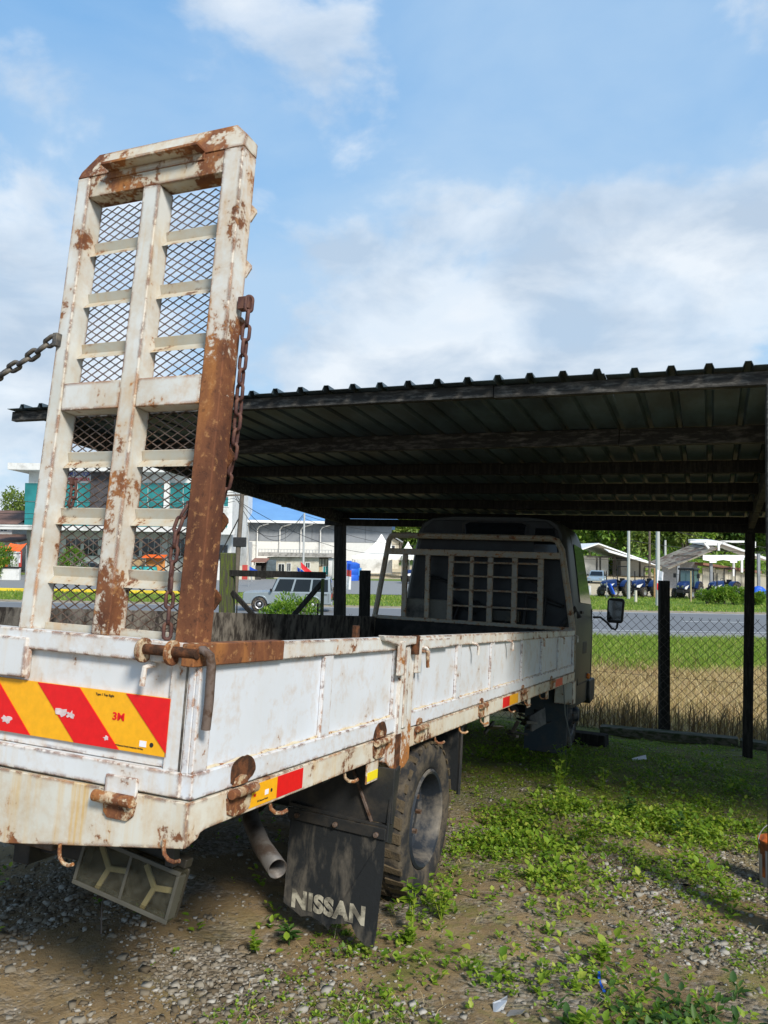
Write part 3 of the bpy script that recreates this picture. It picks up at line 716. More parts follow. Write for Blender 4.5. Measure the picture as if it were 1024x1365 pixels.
x, y = scatter(9000, -6, 15, 10.5, 21.5); t_ = .3885 * x + .918 * y; cl = fbm(x * .9, y * .9, 131, 4); k = (t_ > 11.4) & (cl > .56) & (rng.random(len(x)) < .8); x, y = x[k], y[k]
V, F = blade_arrays(np.stack([x, y, zg(x, y) - .02], 1), rng.uniform(.18, .5, len(x)), rng.uniform(.006, .018, len(x)), rng.uniform(.1, .9, len(x)), rng.uniform(0, 6.28, len(x)))
tag(np_obj('tall_dead_weeds', V, F, SEEDM), 'darker tufts of dead weeds standing in the straw field', 'dead weeds', kind='stuff')
# single weeds one can point at
def weed(name, label, X, Y, n, L, h, mat=WEEDM, broad=.6, grp='weed plants beside the truck'):
    o = thing(name, label, 'weed', yard(X, Y), None, grp); base = np.array(o.location)
    stems = max(2, n // 8); Ls = []; sb = MB()
    for s_ in range(stems):
        a = random.uniform(0, 6.28); ln = random.uniform(.05, .35) * h; top = np.array([math.cos(a) * ln, math.sin(a) * ln, h * random.uniform(.5, 1)])
        sb.tube([(0, 0, -.01), tuple(top * .5 + np.array([0, 0, .1 * h])), tuple(top)], [.003, .0024, .0014], 5, False)
        m = n // stems; tt = np.linspace(.2, 1, m)[:, None]
        pts = tt * top[None] + np.array([0, 0, .1 * h]) * (np.sin(tt * 3.14))
        az = np.arange(m) * 2.4 + a; el = rng.uniform(-.1, .8, m)
        d = np.stack([np.cos(az) * np.cos(el), np.sin(az) * np.cos(el), np.sin(el)], 1)
        ls = L * rng.uniform(.65, 1.15, m)
        Ls.append(leaf_arrays(pts, d, ls, ls * broad * rng.uniform(.8, 1.1, m)))
    V, F = join_arrays(Ls); np_obj('leaves', V, F, mat, o); sb.build('stem', mat, o)
    return o
weed('leafy_weed', 'tall bright green leafy weed against the rear tyre tread', -1.235, 3.50, 34, .052, .26)
weed('leafy_weed', 'dense round-leaved weed at the outer side of the rear tyre', -1.17, 3.72, 60, .036, .20)
weed('leafy_weed', 'low weed clump under the rear tyre beside the mud flap', -1.20, 3.38, 30, .038, .10)
weed('leafy_weed', 'dark narrow-leaved weed below the torn left corner of the mud flap', -1.66, 3.13, 26, .065, .10, DARKWEED, .32)
weed('leafy_weed', 'small round weed on the gravel left of the mud flap', -1.73, 2.98, 22, .035, .08)
weed('leafy_weed', 'broad-leaved weed beside the bucket in front of the gravel', .12, 4.75, 18, .04, .08)
weed('leafy_weed', 'broad-leaved weed clump nearest the bottom right corner', .10, 3.1, 40, .045, .12, DARKWEED, .5)
weed('leafy_weed', 'bright weed clump in the middle of the bottom edge', -.42, 3.0, 30, .05, .10)
weed('leafy_weed', 'narrow-leaved weed on the dirt at the bottom left of the yard', -1.42, 2.34, 22, .05, .09, DARKWEED, .35)
weed('leafy_weed', 'bright weed between the gravel patch and the lower weeds', -.42, 3.62, 30, .045, .11)
for (X, Y, n, h, lb) in ((-.75, 5.3, 50, .22, 'nearest leafy weed of the green strip, level with the second skirt tape'), (-1.0, 5.9, 50, .24, 'leafy weed close to the bed below the middle of the side board'), (-.55, 6.3, 44, .2, 'leafy weed on the outer edge of the green strip'),
                         (-1.15, 6.7, 50, .3, 'tall leafy weed under the loose brackets'), (-.2, 6.0, 36, .16, 'small leafy weed farthest from the truck in the green strip'), (-1.25, 7.6, 60, .38, 'tallest leafy weed beside the dark wheel arch panel'), (-.85, 7.1, 40, .22, 'leafy weed at the shaded far end of the green strip')):
    weed('leafy_weed', lb, X, Y, n, .045, h, WEEDM if random.random() < .7 else DARKWEED, grp='weeds in the strip beside the bed')
# ================================================================ THE TRUCK (built in the truck frame)
TB = Vector((-2.5, 5.4, YARD))
truck = thing('flatbed_truck', 'old white dropside flatbed truck with rusty loading ramp standing up at its tail', 'truck', TW(*TB), TM)
def pt(mb, name, mat, parent=truck, bevel=.003, smooth=False, label=None, seg=2):
    return mb.build(name, mat, parent, TB, bevel, smooth, label, seg)
XR, XL, YB, YE = -1.33, -3.68, 1.86, 8.44
ZT, ZH, ZS = -.143, -.578, -.667

# --- bed floor and frame
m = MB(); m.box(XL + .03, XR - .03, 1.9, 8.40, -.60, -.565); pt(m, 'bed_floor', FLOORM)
for Y in np.arange(2.2, 8.4, .62): pt(MB().box(XL + .05, XR - .05, Y - .03, Y + .03, -.70, -.602), 'cross_member', BLACKM)
for X in (-2.85, -2.12): pt(MB().box(X - .035, X + .035, 2.05, 10.1, -.93, -.703), 'chassis_rail', BLACKM, bevel=.006)

# --- tailgate
TGO = 1.86
tg = MB(); tg.box(-3.655, XR - .034, TGO + .022, TGO + .05, -.50, -.195); tail = pt(tg, 'tailgate', GATEP)
pt(MB().box(-3.655, -1.366, TGO - .002, TGO + .055, -.206, ZT), 'tailgate_rail', GATEP, tail, .006)
pt(MB().box(-3.655, -1.366, TGO, TGO + .055, ZH + .006, -.502), 'tailgate_rail', GATEP, tail, .006)
pt(MB().box(-1.44, -1.366, TGO + .012, TGO + .053, -.504, -.204), 'tailgate_stile', GATEP, tail, .004)
pt(MB().box(-3.655, -3.58, TGO + .012, TGO + .053, -.504, -.204), 'tailgate_stile', GATEP, tail, .004)
pt(MB().box(-2.33, -1.985, TGO - .012, TGO + .02, -.295, -.17), 'latch_plate', GATEP, tail, .006)
c = MB(); c.tube([(-1.985, TGO + .008, -.19), (-1.988, TGO + .004, -.24), (-1.986, TGO + .006, -.30)], [.007, .009, .006], 7); pt(c, 'weld_bead', GATEP, tail, 0, True)
c = MB(); c.tube([(-1.50, TGO + .012, -.213), (-1.515, TGO - .012, -.222), (-1.518, TGO - .014, -.275)], .009, 8); pt(c, 'hook', GATEP, tail, 0, True)
# reflective chevron board
bd = pt(MB().box(-2.86, -1.431, TGO + .012, TGO + .020, -.469, -.305), 'chevron_board', YEL, bevel=.0)
def clip_par(x0, x1, sh, z0, z1, lo, hi, y):
    # parallelogram from top edge x0..x1 to bottom edge shifted right by sh, clipped to lo..hi
    pts = [(x0, z1), (x1, z1), (x1 + sh, z0), (x0 + sh, z0)]
    def clip(poly, f, inter):
        o = []
        for i, p in enumerate(poly):
            q = poly[(i + 1) % len(poly)]
            if f(p): o.append(p)
            if f(p) != f(q): o.append(inter(p, q))
        return o
    for lim, sgn in ((lo, 1), (hi, -1)):
        pts = clip(pts, lambda p: (p[0] - lim) * sgn >= 0, lambda p, q: (lim, p[1] + (q[1] - p[1]) * (lim - p[0]) / (q[0] - p[0])))
        if not pts: return None
    return [(x, y, z) for x, z in pts]
for k in range(5):
    x0 = -1.592 - .350 * k
    q = clip_par(x0, x0 + .17, .172, -.4685, -.3055, -2.859, -1.432, TGO + .0095)
    if q: pt(MB().prism(q, (0, .0022, 0)), 'red_stripe', RED, bd, 0)
def torn(cx, cz, s, seed):
    r = random.Random(seed); p = []
    for i in range(14):
        a = i / 14 * 6.283; rr = s * r.uniform(.35, 1.1); p.append((cx + math.cos(a) * rr * 1.3, TGO + .0085, cz + math.sin(a) * rr * .8))
    return pt(MB().prism(p, (0, .001, 0)), 'torn_film', PEEL, bd, 0)
torn(-1.825, -.385, .026, 4); torn(-1.795, -.39, .018, 9); torn(-2.055, -.43, .02, 6); torn(-1.65, -.44, .010, 3)

def lettering(s, size, mat, name='lettering', bold=.0, extrude=.0008, sx=1.0, align='CENTER', space=1.0):
    cu = bpy.data.curves.new('text', 'FONT'); cu.body = s; cu.size = size; cu.extrude = extrude; cu.space_character = space; cu.offset = bold; cu.align_x = align; cu.align_y = 'CENTER'
    o = bpy.data.objects.new('text', cu); me = bpy.data.meshes.new_from_object(o)
    bpy.data.objects.remove(o); bpy.data.curves.remove(cu)
    me.name = name; me.materials.clear(); me.materials.append(mat)
    if sx != 1: me.transform(Matrix.Diagonal((sx, 1, 1, 1)))
    return bpy.data.objects.new(name, me)
# text stands in the plane X (right) / Z (up) facing -Y
TXT = Matrix(((1, 0, 0), (0, 0, -1), (0, 1, 0)))
def put_text(s, size, mat, parent, x, y, z, bold=0, sx=1, name='lettering', rot=TXT):
    o = lettering(s, size, mat, name, bold, .0006, sx); link(o, parent)
    m = rot.to_4x4(); m.translation = Vector((x, y, z)) - TB; o.matrix_local = m; return o
put_text('3M', .030, RED, bd, -1.613, TGO + .0112, -.376, .0009, 1.2)
put_text('Type 1 Top Right', .010, INK, bd, -1.672, TGO + .0112, -.318)
put_text('3M Diamond Grade Conspicuity Marking', .0062, INK, bd, -1.565, TGO + .0112, -.456)
pt(MB().box(-1.527, -1.503, TGO + .0105, TGO + .0118, -.450, -.433), 'approval_sticker', FLAGWHITE, bd, 0)
c = MB(); c.cyl((-1.484, TGO + .0105, -.441), (-1.484, TGO + .012, -.441), .0065, 14); pt(c, 'approval_mark', INK, bd, 0)

# --- rear skirt below the tailgate, with its stepped corner
sk = MB(); sk.prism([(-3.68, TGO - .004, ZH), (XR, TGO - .004, ZH), (XR, TGO - .004, -.665), (XR - .004, TGO - .004, -.70), (-1.99, TGO - .004, -.795), (-3.02, TGO - .004, -.795), (-3.68, TGO - .004, -.70)], (0, .035, 0))
rs = pt(sk, 'rear_skirt', TAILS, bevel=.004)
pt(MB().box(-1.62, -1.505, TGO - .012, TGO + .0, -.592, -.535), 'hinge_plate', GATEP, tail, .004)
c = MB(); c.cyl((-1.645, TGO - .022, -.597), (-1.508, TGO - .022, -.597), .017, 14); pt(c, 'hinge_pin', HINGE, rs, .002)
c = MB(); c.prism([(-1.622, TGO - .014, -.60), (-1.502, TGO - .014, -.60), (-1.51, TGO - .014, -.64), (-1.53, TGO - .014, -.655), (-1.60, TGO - .014, -.655), (-1.615, TGO - .014, -.64)], (0, .011, 0)); pt(c, 'hinge_plate', HINGE, rs, .003)
c = MB(); c.cyl((-3.3, TGO - .022, -.597), (-3.44, TGO - .022, -.597), .017, 14); pt(c, 'hinge_pin', HINGE, rs, .002)
def rope_hook(p, ax, parent, flip=1, s=1.0, mat=HINGE, name='rope_hook'):
    """bent bar hook: hangs from p, curls outward along ax"""
    p = Vector(p); ax = Vector(ax) * s
    pts = [p + Vector((0, 0, .02)), p, p + ax * .006 + Vector((0, 0, -.022 * s)), p + ax * .026 + Vector((0, 0, -.036 * s)), p + ax * .052 + Vector((0, 0, -.038 * s)), p + ax * .072 + Vector((0, 0, -.030 * s))]
    pt(MB().tube(pts, .0066 * s, 8), name, mat, parent, 0, True)
rope_hook((-1.762, TGO - .012, -.775), (1, -.1, 0), rs, 1, .85); rope_hook((-1.392, TGO - .012, -.70), (1, -.1, 0), rs, 1, .85)

# --- right side boards
def side_board(X, s, ya, yb, ribs, name, mat_rail=TRIM, full=True):
    """s=+1 right board (outer face towards +X)"""
    o = lambda d: X - s * d
    def bx(mb, d0, d1, y0, y1, z0, z1): a, b_ = sorted((o(d0), o(d1))); return mb.box(a, b_, y0, y1, z0, z1)
    bd_ = pt(bx(MB(), .020, .042, ya, yb, -.505, -.20), name, PANEL)
    pt(bx(MB(), .0, .045, ya, yb, -.203, ZT), 'top_rail', mat_rail, bd_, .005)
    pt(bx(MB(), .0, .045, ya, yb, ZH + .004, -.503), 'bottom_rail', PANEL, bd_, .005)
    for y, w in ribs: pt(bx(MB(), .004, .020, y - w / 2, y + w / 2, -.504, -.202), 'stiffener', PANEL, bd_, .004)
    if s > 0:
        rb = sorted(ribs)
        for (y0, w0), (y1, w1) in zip(rb[:-1], rb[1:]):
            a, c_ = y0 + w0 / 2, y1 - w1 / 2; t_ = MB(); t_.tube([(o(.019), a + (c_ - a) * i / 12, -.503 + .004 * math.sin(i * 2.3)) for i in range(13)], [.004 + .0025 * random.random() for _ in range(13)], 6); pt(t_, 'sealant_bead', SEAL, bd_, 0, True)
    return bd_
sbA = side_board(XR, 1, 1.868, 3.395, [(1.905, .07), (2.68, .075), (3.372, .045)], 'side_board', TRIM)
# first, fully rusted stretch of the rail: a separate angle capping
pt(MB().box(XR - .047, XR + .003, 1.862, 2.32, -.204, ZT + .003), 'rail_capping', RUSTY, sbA, .004)
sbB = side_board(XR, 1, 3.565, 8.40, [(3.60, .06), (4.34, .085), (5.09, .085), (6.0, .085), (6.75, .085), (7.53, .085), (8.36, .07)], 'side_board')
sbL = side_board(XL, -1, 1.868, 8.40, [(2.68, .08), (3.5, .1), (4.4, .08), (5.2, .08), (6.0, .08), (6.8, .08), (7.6, .08)], 'side_board')
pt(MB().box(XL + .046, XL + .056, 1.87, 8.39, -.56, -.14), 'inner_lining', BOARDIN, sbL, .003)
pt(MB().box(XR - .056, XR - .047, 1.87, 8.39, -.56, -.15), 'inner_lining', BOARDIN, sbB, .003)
# skirts (bed frame edge) right and left
s1 = MB(); s1.prism([(XR + .002, 1.857, ZH - .001), (XR + .002, 8.44, ZH - .001), (XR + .002, 8.44, ZS), (XR + .002, 1.95, ZS), (XR + .002, 1.925, ZS - .005), (XR + .002, 1.915, -.685), (XR + .002, 1.857, -.70)], (-.04, 0, 0))
skr = pt(s1, 'side_skirt', SKIRT, bevel=.004)
pt(MB().box(XL - .002, XL + .04, 1.9, 8.44, ZS, ZH - .001), 'side_skirt', SKIRT, bevel=.004)
# middle post and its latch gear
mp_ = MB(); mp_.prism([(XR + .012, 3.40, ZT - .004), (XR + .012, 3.56, ZT - .004), (XR + .012, 3.56, -.715), (XR + .012, 3.50, -.745), (XR + .012, 3.36, -.745), (XR + .012, 3.27, -.69), (XR + .012, 3.27, -.60), (XR + .012, 3.385, -.59)], (-.052, 0, 0))
mpost = pt(mp_, 'middle_post', rustpaint('post_paint', (.70, .71, .70), .2, 1.0, .5, grad=(.70, 1.0, .22), seed=15.5), bevel=.004)
pt(MB().box(XR + .012, XR + .020, 3.43, 3.475, -.56, -.18), 'post_rib', TRIM, mpost, .004)
pt(MB().box(XR + .012, XR + .018, 3.365, 3.425, -.74, -.58), 'rust_strip', RUST, mpost, .003)
pt(MB().prism([(XR + .022, 3.14, -.132), (XR + .040, 3.50, -.140), (XR + .040, 3.50, -.175), (XR + .022, 3.36, -.185), (XR + .022, 3.16, -.155)], (-.03, 0, 0)), 'latch_arm', TRIM, mpost, .004)
pt(MB().box(XR + .012, XR + .032, 3.325, 3.385, -.315, -.16), 'latch_plate', TRIM, mpost, .004)
pt(MB().box(XR + .012, XR + .032, 3.555, 3.605, -.315, -.165), 'latch_plate', TRIM, mpost, .004)
c = MB(); c.cyl((XR + .03, 3.515, -.225), (XR + .03, 3.515, -.135), .020, 12); pt(c, 'latch_barrel', RUST, mpost, .003)
pt(MB().box(XR + .0, XR + .012, 3.64, 4.10, -.206, -.158), 'latch_bar', TRIM, mpost, .003)
c = MB(); c.tube([(XR + .02, 3.61, -.21), (XR + .05, 3.63, -.215), (XR + .05, 3.65, -.29)], .009, 8); pt(c, 'latch_hook', HINGE, mpost, 0, True)
pt(MB().box(-1.392, -1.368, 2.985, 3.015, -.20, -.093), 'stake_peg', RUST, sbA, .004)
# hinges along the skirt
for Y in (2.11, 3.20, 3.70, 4.83, 5.99, 7.14):
    pt(MB().prism([(XR + .008, Y - .07, -.60), (XR + .008, Y + .07, -.60), (XR + .008, Y + .06, -.648), (XR + .008, Y + .03, -.66), (XR + .008, Y - .03, -.66), (XR + .008, Y - .06, -.648)], (-.007, 0, 0)), 'hinge_leaf', HINGE, skr, .002)
    pt(MB().prism([(XR + .008, Y - .04, -.572), (XR + .008, Y + .04, -.572), (XR + .008, Y + .032, -.548), (XR + .008, Y, -.54), (XR + .008, Y - .032, -.548)], (-.009, 0, 0)), 'hinge_leaf', HINGE, skr, .002)
    c = MB(); c.cyl((XR + .020, Y - .07, -.588), (XR + .020, Y + .07, -.588), .0145, 14); pt(c, 'hinge_pin', HINGE, skr, .002)
for Y, zc in ((2.11, -.53), (3.20, -.55)):               # round rusted scabs round two hinges
    q = []
    for i in range(30):
        a = i / 30 * 6.283; q.append((XR + .0045, Y + .01 + math.cos(a) * .068 * (1 + .10 * math.sin(a * 3 + Y) + random.uniform(-.05, .05)), zc + math.sin(a) * .046 * (1 + .12 * math.sin(a * 2 + 1) + random.uniform(-.05, .05))))
    pt(MB().prism(q, (-.003, 0, 0)), 'rust_scab', RUST, skr, 0)
for Y in (2.33, 2.90, 4.0, 4.43, 4.88, 5.62, 6.14, 6.72): rope_hook((XR - .015, Y, ZS - .004), (.55, .72, 0), skr)
for Y in (3.67, 4.566, 5.447, 6.573, 7.526, 8.35):
    c = MB(); c.tube([(XR, Y, -.195), (XR + .028, Y + .01, -.2), (XR + .036, Y + .02, -.215), (XR + .036, Y + .022, -.265)], .0085, 8); pt(c, 'rail_hook', TRIM, sbB, 0, True)
# reflective tapes on the skirt
def tape(y0, ym, y1, ca, cb, z0=-.657, z1=-.588):
    t = pt(MB().box(XR + .002, XR + .0036, y0, ym, z0, z1), 'reflective_tape', ca, skr, 0)
    if ym < y1: pt(MB().box(XR + .002, XR + .0036, ym, y1, z0, z1), 'reflective_tape', cb, skr, 0)
tape(2.172, 2.338, 2.516, YEL, RED); tape(5.385, 5.58, 5.845, RED, YEL); tape(7.36, 7.72, 7.72, RED, RED)
RX = Matrix(((0, 0, 1), (1, 0, 0), (0, 1, 0)))           # text on the +X face
put_text('3M Diamond Grade', .008, INK, skr, XR + .0040, 2.25, -.644, rot=RX)
put_text('3M', .010, RED, skr, XR + .0040, 2.20, -.622, .0008, rot=RX)
pt(MB().box(XR + .0036, XR + .0042, 2.262, 2.284, -.632, -.616), 'approval_sticker', FLAGWHITE, skr, 0)
c = MB(); c.cyl((XR + .0036, 2.302, -.624), (XR + .0046, 2.302, -.624), .006, 12); pt(c, 'approval_mark', INK, skr, 0)
yt = pt(MB().box(XR - .01, XR - .004, 3.10, 3.225, -.755, -.668), 'hanging_tab', SKIRT, skr, .002)
pt(MB().box(XR - .004, XR - .0025, 3.108, 3.218, -.745, -.708), 'yellow_sticker', YELBRIGHT, skr, 0)
for Y in (4.99, 6.25, 7.0): pt(MB().box(XR - .02, XR - .01, Y, Y + .10, -.74, -.668), 'hanging_tab', SKIRT, skr, .002)
# tail corner gear: pivot shaft, washers, locking handle
c = MB(); c.cyl((-1.535, TGO - .026, -.168), (-1.325, TGO - .026, -.168), .0155, 14); tsh = pt(c, 'pivot_shaft', RUST, bevel=.002)
for x in (-1.515, -1.413):
    c = MB(); c.cyl((x - .007, TGO - .024, -.172), (x + .007, TGO - .024, -.172), .036, 20); pt(c, 'washer', HINGE, tsh, .003)
pt(MB().box(-1.374, -1.330, TGO - .034, TGO + .01, -.206, -.142), 'corner_lug', RUSTY, tsh, .004)
c = MB(); c.tube([(-1.36, TGO - .006, -.160), (-1.315, TGO - .01, -.158), (-1.296, TGO - .008, -.172), (-1.294, TGO, -.20), (-1.296, TGO + .006, -.30), (-1.302, TGO + .010, -.376)], [.012, .013, .0135, .0135, .0135, .0135], 10); pt(c, 'locking_handle', STEEL, tsh, 0, True)

# --- loading ramps
RA = rad(2.3)
def RT(a, w, u, ox): u = u * 1.012; return Vector((ox + a - .019 * u, 1.868 + w * math.cos(RA) + u * math.sin(RA), -.144 + u * math.cos(RA) - w * math.sin(RA)))
def rbox(mb, ox, a0, a1, w0, w1, u0, u1):
    vs = [RT(a, w, u, ox) for u in (u0, u1) for w in (w0, w1) for a in (a0, a1)]
    return mb.add(vs, [(0, 2, 3, 1), (4, 5, 7, 6), (0, 1, 5, 4), (2, 6, 7, 3), (0, 4, 6, 2), (1, 3, 7, 5)])
def rprism(mb, ox, poly, a0, a1): return mb.prism([RT(a0, w, u, ox) for w, u in poly], Vector((a1 - a0, 0, 0)))
def ramp_gate(ox, label):
    hw = .345; d = .078
    top = MB()
    # header: face strip, then a plate that leans back to the chamfered top edge
    rbox(top, ox, -hw + .055, hw - .075, .004, d - .003, 1.475, 1.555)
    r = pt(top, 'loading_ramp', RAMPT, bevel=.004, label=label)
    pl = MB(); pl.v += [tuple(RT(a, w, u, ox)) for a, w, u in ((-hw, .0, 1.553), (hw, .0, 1.553), (hw, .012, 1.60), (hw - .055, .03, 1.655), (-hw + .055, .03, 1.655), (-hw, .012, 1.585),
                                                               (-hw, .078, 1.553), (hw, .078, 1.553), (hw, .078, 1.60), (hw - .055, .078, 1.655), (-hw + .055, .078, 1.655), (-hw, .078, 1.585))]
    pl.f += [(0, 1, 2, 5), (5, 2, 3, 4), (11, 10, 9, 8), (11, 8, 7, 6), (0, 6, 7, 1), (1, 7, 8, 2), (2, 8, 9, 3), (3, 9, 10, 4), (4, 10, 11, 5), (5, 11, 6, 0)]
    pt(pl, 'ramp_nose', RAMPT, r, .003)
    pt(rbox(MB(), ox, -.205, .195, -.042, .006, 1.556, 1.566), 'ramp_lip', RAMPT, r, .002)
    pt(rbox(MB(), ox, -.205, .195, .0, .006, 1.53, 1.556), 'ramp_lip', RAMPT, r, .002)
    bl = MB(); rbox(bl, ox, -hw, -hw + .055, 0, d, .0, 1.552); pt(bl, 'ramp_beam', RAMPL, r, .005)
    bl = MB(); rbox(bl, ox, -.045, .022, 0, d, -.0, 1.474); pt(bl, 'ramp_beam', RAMPC, r, .005)
    bl = MB(); rbox(bl, ox, hw - .075, hw, 0, d, -.012, 1.552); pt(bl, 'ramp_beam', RAMPR, r, .005, label='right ramp beam rusted brown over its lower two thirds')
    # teeth of the tread plate along the outer edge
    for u in (1.36, 1.17, .98, .56, .36, .13):
        tb = MB(); tb.prism([RT(hw, d - .004, u - .03, ox), RT(hw + .02, d - .004, u, ox), RT(hw + .018, d - .004, u + .012, ox), RT(hw, d - .004, u + .03, ox)], Vector((0, .006, 0))); pt(tb, 'tread_tooth', RAMPR if u > .6 else RUST, r, 0)
    bays = ((-hw + .055, -.045), (.022, hw - .075))
    for a0, a1 in bays:
        x0, x1 = a0 + .001, a1 - .001
        for u in (1.305, 1.118, .935, .557, .370, .178):
            zt, zl = u + .026, u - .030
            q = MB(); rprism(q, ox, [(.058, zt), (.064, zt + .003), (.075, u - .004), (.050, zl + .004), (.044, zl), (.068, u - .004)], x0, x1); pt(q, 'ramp_crossbar', RAMPX, r, .0015)
        pt(rbox(MB(), ox, x0, x1, .004, .072, .712, .806), 'ramp_crossbar', RAMPC, r, .004)
        # expanded metal tread behind the bars
        ms = MB(); W = a1 - a0; H = 1.47; px, pz = .050, .0285
        for fam in (1, -1):
            sl_ = pz / px * fam
            lo, hi = (-W * pz / px, H) if fam > 0 else (0, H + W * pz / px)
            c0 = lo
            while c0 < hi:
                pts = []
                # line u = c0 + sl*(a-a0)
                ua, ub = c0, c0 + sl_ * W
                t0, t1 = 0.0, 1.0
                du = ub - ua
                for lim, sg in ((0.01, 1), (H, -1)):
                    fa, fb = (ua - lim) * sg, (ub - lim) * sg
                    if fa < 0 and fb < 0: t0 = 2
                    elif fa < 0: t0 = max(t0, -fa / (fb - fa))
                    elif fb < 0: t1 = min(t1, fa / (fa - fb))
                if t0 < t1:
                    pa = RT(a0 + W * t0, d - .004, ua + du * t0, ox); pb = RT(a0 + W * t1, d - .004, ua + du * t1, ox)
                    ms.beam(pa, pb, .0032, .0026, (0, 1, 0))
                c0 += pz
        o = pt(ms, 'tread_mesh', STEEL, r, 0); o['kind'] = 'stuff'
    pt(rbox(MB(), ox, -hw + .056, hw - .076, .055, .075, .0, .025), 'ramp_crossbar', RAMPX, r, .002)
    return r
rampR = ramp_gate(-1.705, 'loading ramp with white frame, rusted right beam and tread mesh')
rampL = ramp_gate(-3.305, 'second loading ramp at the left end of the tailgate')

# --- chains
def link_mesh(L, w, r):
    mb = MB(); pts = []; hl = L / 2 - w / 2
    for i in range(9): a = math.pi * i / 8; pts.append((math.cos(a) * (w / 2 - r), 0, hl + math.sin(a) * (w / 2 - r)))
    for i in range(9): a = math.pi + math.pi * i / 8; pts.append((math.cos(a) * (w / 2 - r), 0, -hl + math.sin(a) * (w / 2 - r)))
    pts.append(pts[0]); mb.tube(pts, r, 7, False)
    return mb
def chain(pts, L, w, r, mat, name, label, bracket=None):
    root = pt(bracket if bracket else MB().box(pts[0][0] - .006, pts[0][0] + .006, pts[0][1] - .012, pts[0][1] + .012, pts[0][2] - .012, pts[0][2] + .012), name, mat, bevel=.002, label=label)
    me = link_mesh(L, w, r).mesh('chain_link', mat, smooth=True)
    P_ = [Vector(p) for p in pts]; cum = [0]
    for a, b_ in zip(P_[:-1], P_[1:]): cum.append(cum[-1] + (b_ - a).length)
    step = L - 2 * r * 1.15; s_ = step * .5; i = 0
    def at(s):
        for k in range(len(P_) - 1):
            if s <= cum[k + 1] or k == len(P_) - 2: return P_[k].lerp(P_[k + 1], (s - cum[k]) / max(cum[k + 1] - cum[k], 1e-6))
    while s_ < cum[-1]:
        d = (at(min(s_ + step / 2, cum[-1])) - at(max(s_ - step / 2, 0))).normalized()
        q = d.to_track_quat('Z', 'Y') @ Quaternion((0, 0, 1), math.pi / 4 + (math.pi / 2 if i % 2 else 0) + random.uniform(-.15, .15))
        o = bpy.data.objects.new('chain_link', me); link(o, root); m = q.to_matrix().to_4x4(); m.translation = at(s_) - TB; o.matrix_local = m
        s_ += step; i += 1
CHAINR = dirty('rusty_chain', (.085, .035, .03), (.16, .07, .045), .4, .7, 25, .4, .2); CHAIND = dirty('dark_chain', (.045, .042, .04), (.20, .17, .13), .4, .55, 20, .5, .2)
b_ = MB(); b_.box(-1.372, -1.332, 1.945, 1.975, .885, .925)
chain([(-1.335, 1.955, .925), (-1.338, 1.955, .82), (-1.345, 1.96, .66), (-1.352, 1.97, .52), (-1.365, 1.98, .42), (-1.40, 2.0, .30)], .060, .033, .0058, CHAINR, 'ramp_chain', 'rusty chain hanging beside the right beam', b_)
chain([(-1.452, 1.905, .262), (-1.472, 1.884, .20), (-1.476, 1.878, .05), (-1.470, 1.878, -.12)], .058, .032, .0056, CHAINR, 'ramp_chain', 'rusty chain hanging in front of the lower mesh')
b_ = MB(); b_.box(-2.065, -2.045, 1.885, 1.915, .80, .845)
chain([(-2.06, 1.895, .83), (-2.173, 1.895, .767), (-2.306, 1.895, .711), (-2.6, 1.895, .66), (-2.955, 1.9, .72)], .062, .039, .0078, CHAIND, 'ramp_chain', 'dark heavy chain slung to the other ramp', b_)
chain([(-1.972, 1.955, .345), (-1.955, 1.945, .31), (-1.962, 1.94, .245)], .042, .026, .005, CHAINR, 'ramp_chain', 'short end of chain at the left beam')

# --- headboard rack
HY = 8.42
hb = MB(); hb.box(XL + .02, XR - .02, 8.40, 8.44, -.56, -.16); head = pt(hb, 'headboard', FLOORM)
pt(MB().box(XL + .02, XR - .02, 8.375, 8.445, -.16, -.118), 'headboard_sill', RACKM, head, .004)
fr = MB(); fr.tube([(-3.655, HY, -.55), (-3.65, HY, -.2), (-3.52, HY, .76), (-3.495, HY, .805), (-3.45, HY, .82), (-1.62, HY, .82), (-1.555, HY, .80), (-1.50, HY, .70), (-1.36, HY, -.14), (-1.355, HY, -.55)], .034, 8); pt(fr, 'rack_frame', RACKM, head, 0, True)
pt(MB().beam((-3.515, HY, .63), (-1.49, HY, .633), .05, .07), 'rack_rail', RACKM, head, .004)
for x, w in ((-3.30, .06), (-3.02, .055)): pt(MB().beam((x, HY, .60), (x + .02, HY, -.12), .03, w), 'rack_bar', RACKM, head, .003)
for x, w in ((-2.745, .062), (-2.50, .045), (-2.285, .062), (-2.01, .062), (-1.725, .062)): pt(MB().beam((x, HY + .02, .60), (x + .012, HY + .02, -.12), .03, w), 'rack_bar', RACKM, head, .003)
for z in (.53, .375, .22, .04):
    c = MB(); c.cyl((-2.745, HY + .006, z), (-1.72, HY + .006, z + .01), .011, 8); pt(c, 'rack_rod', RACKM, head, 0, True)

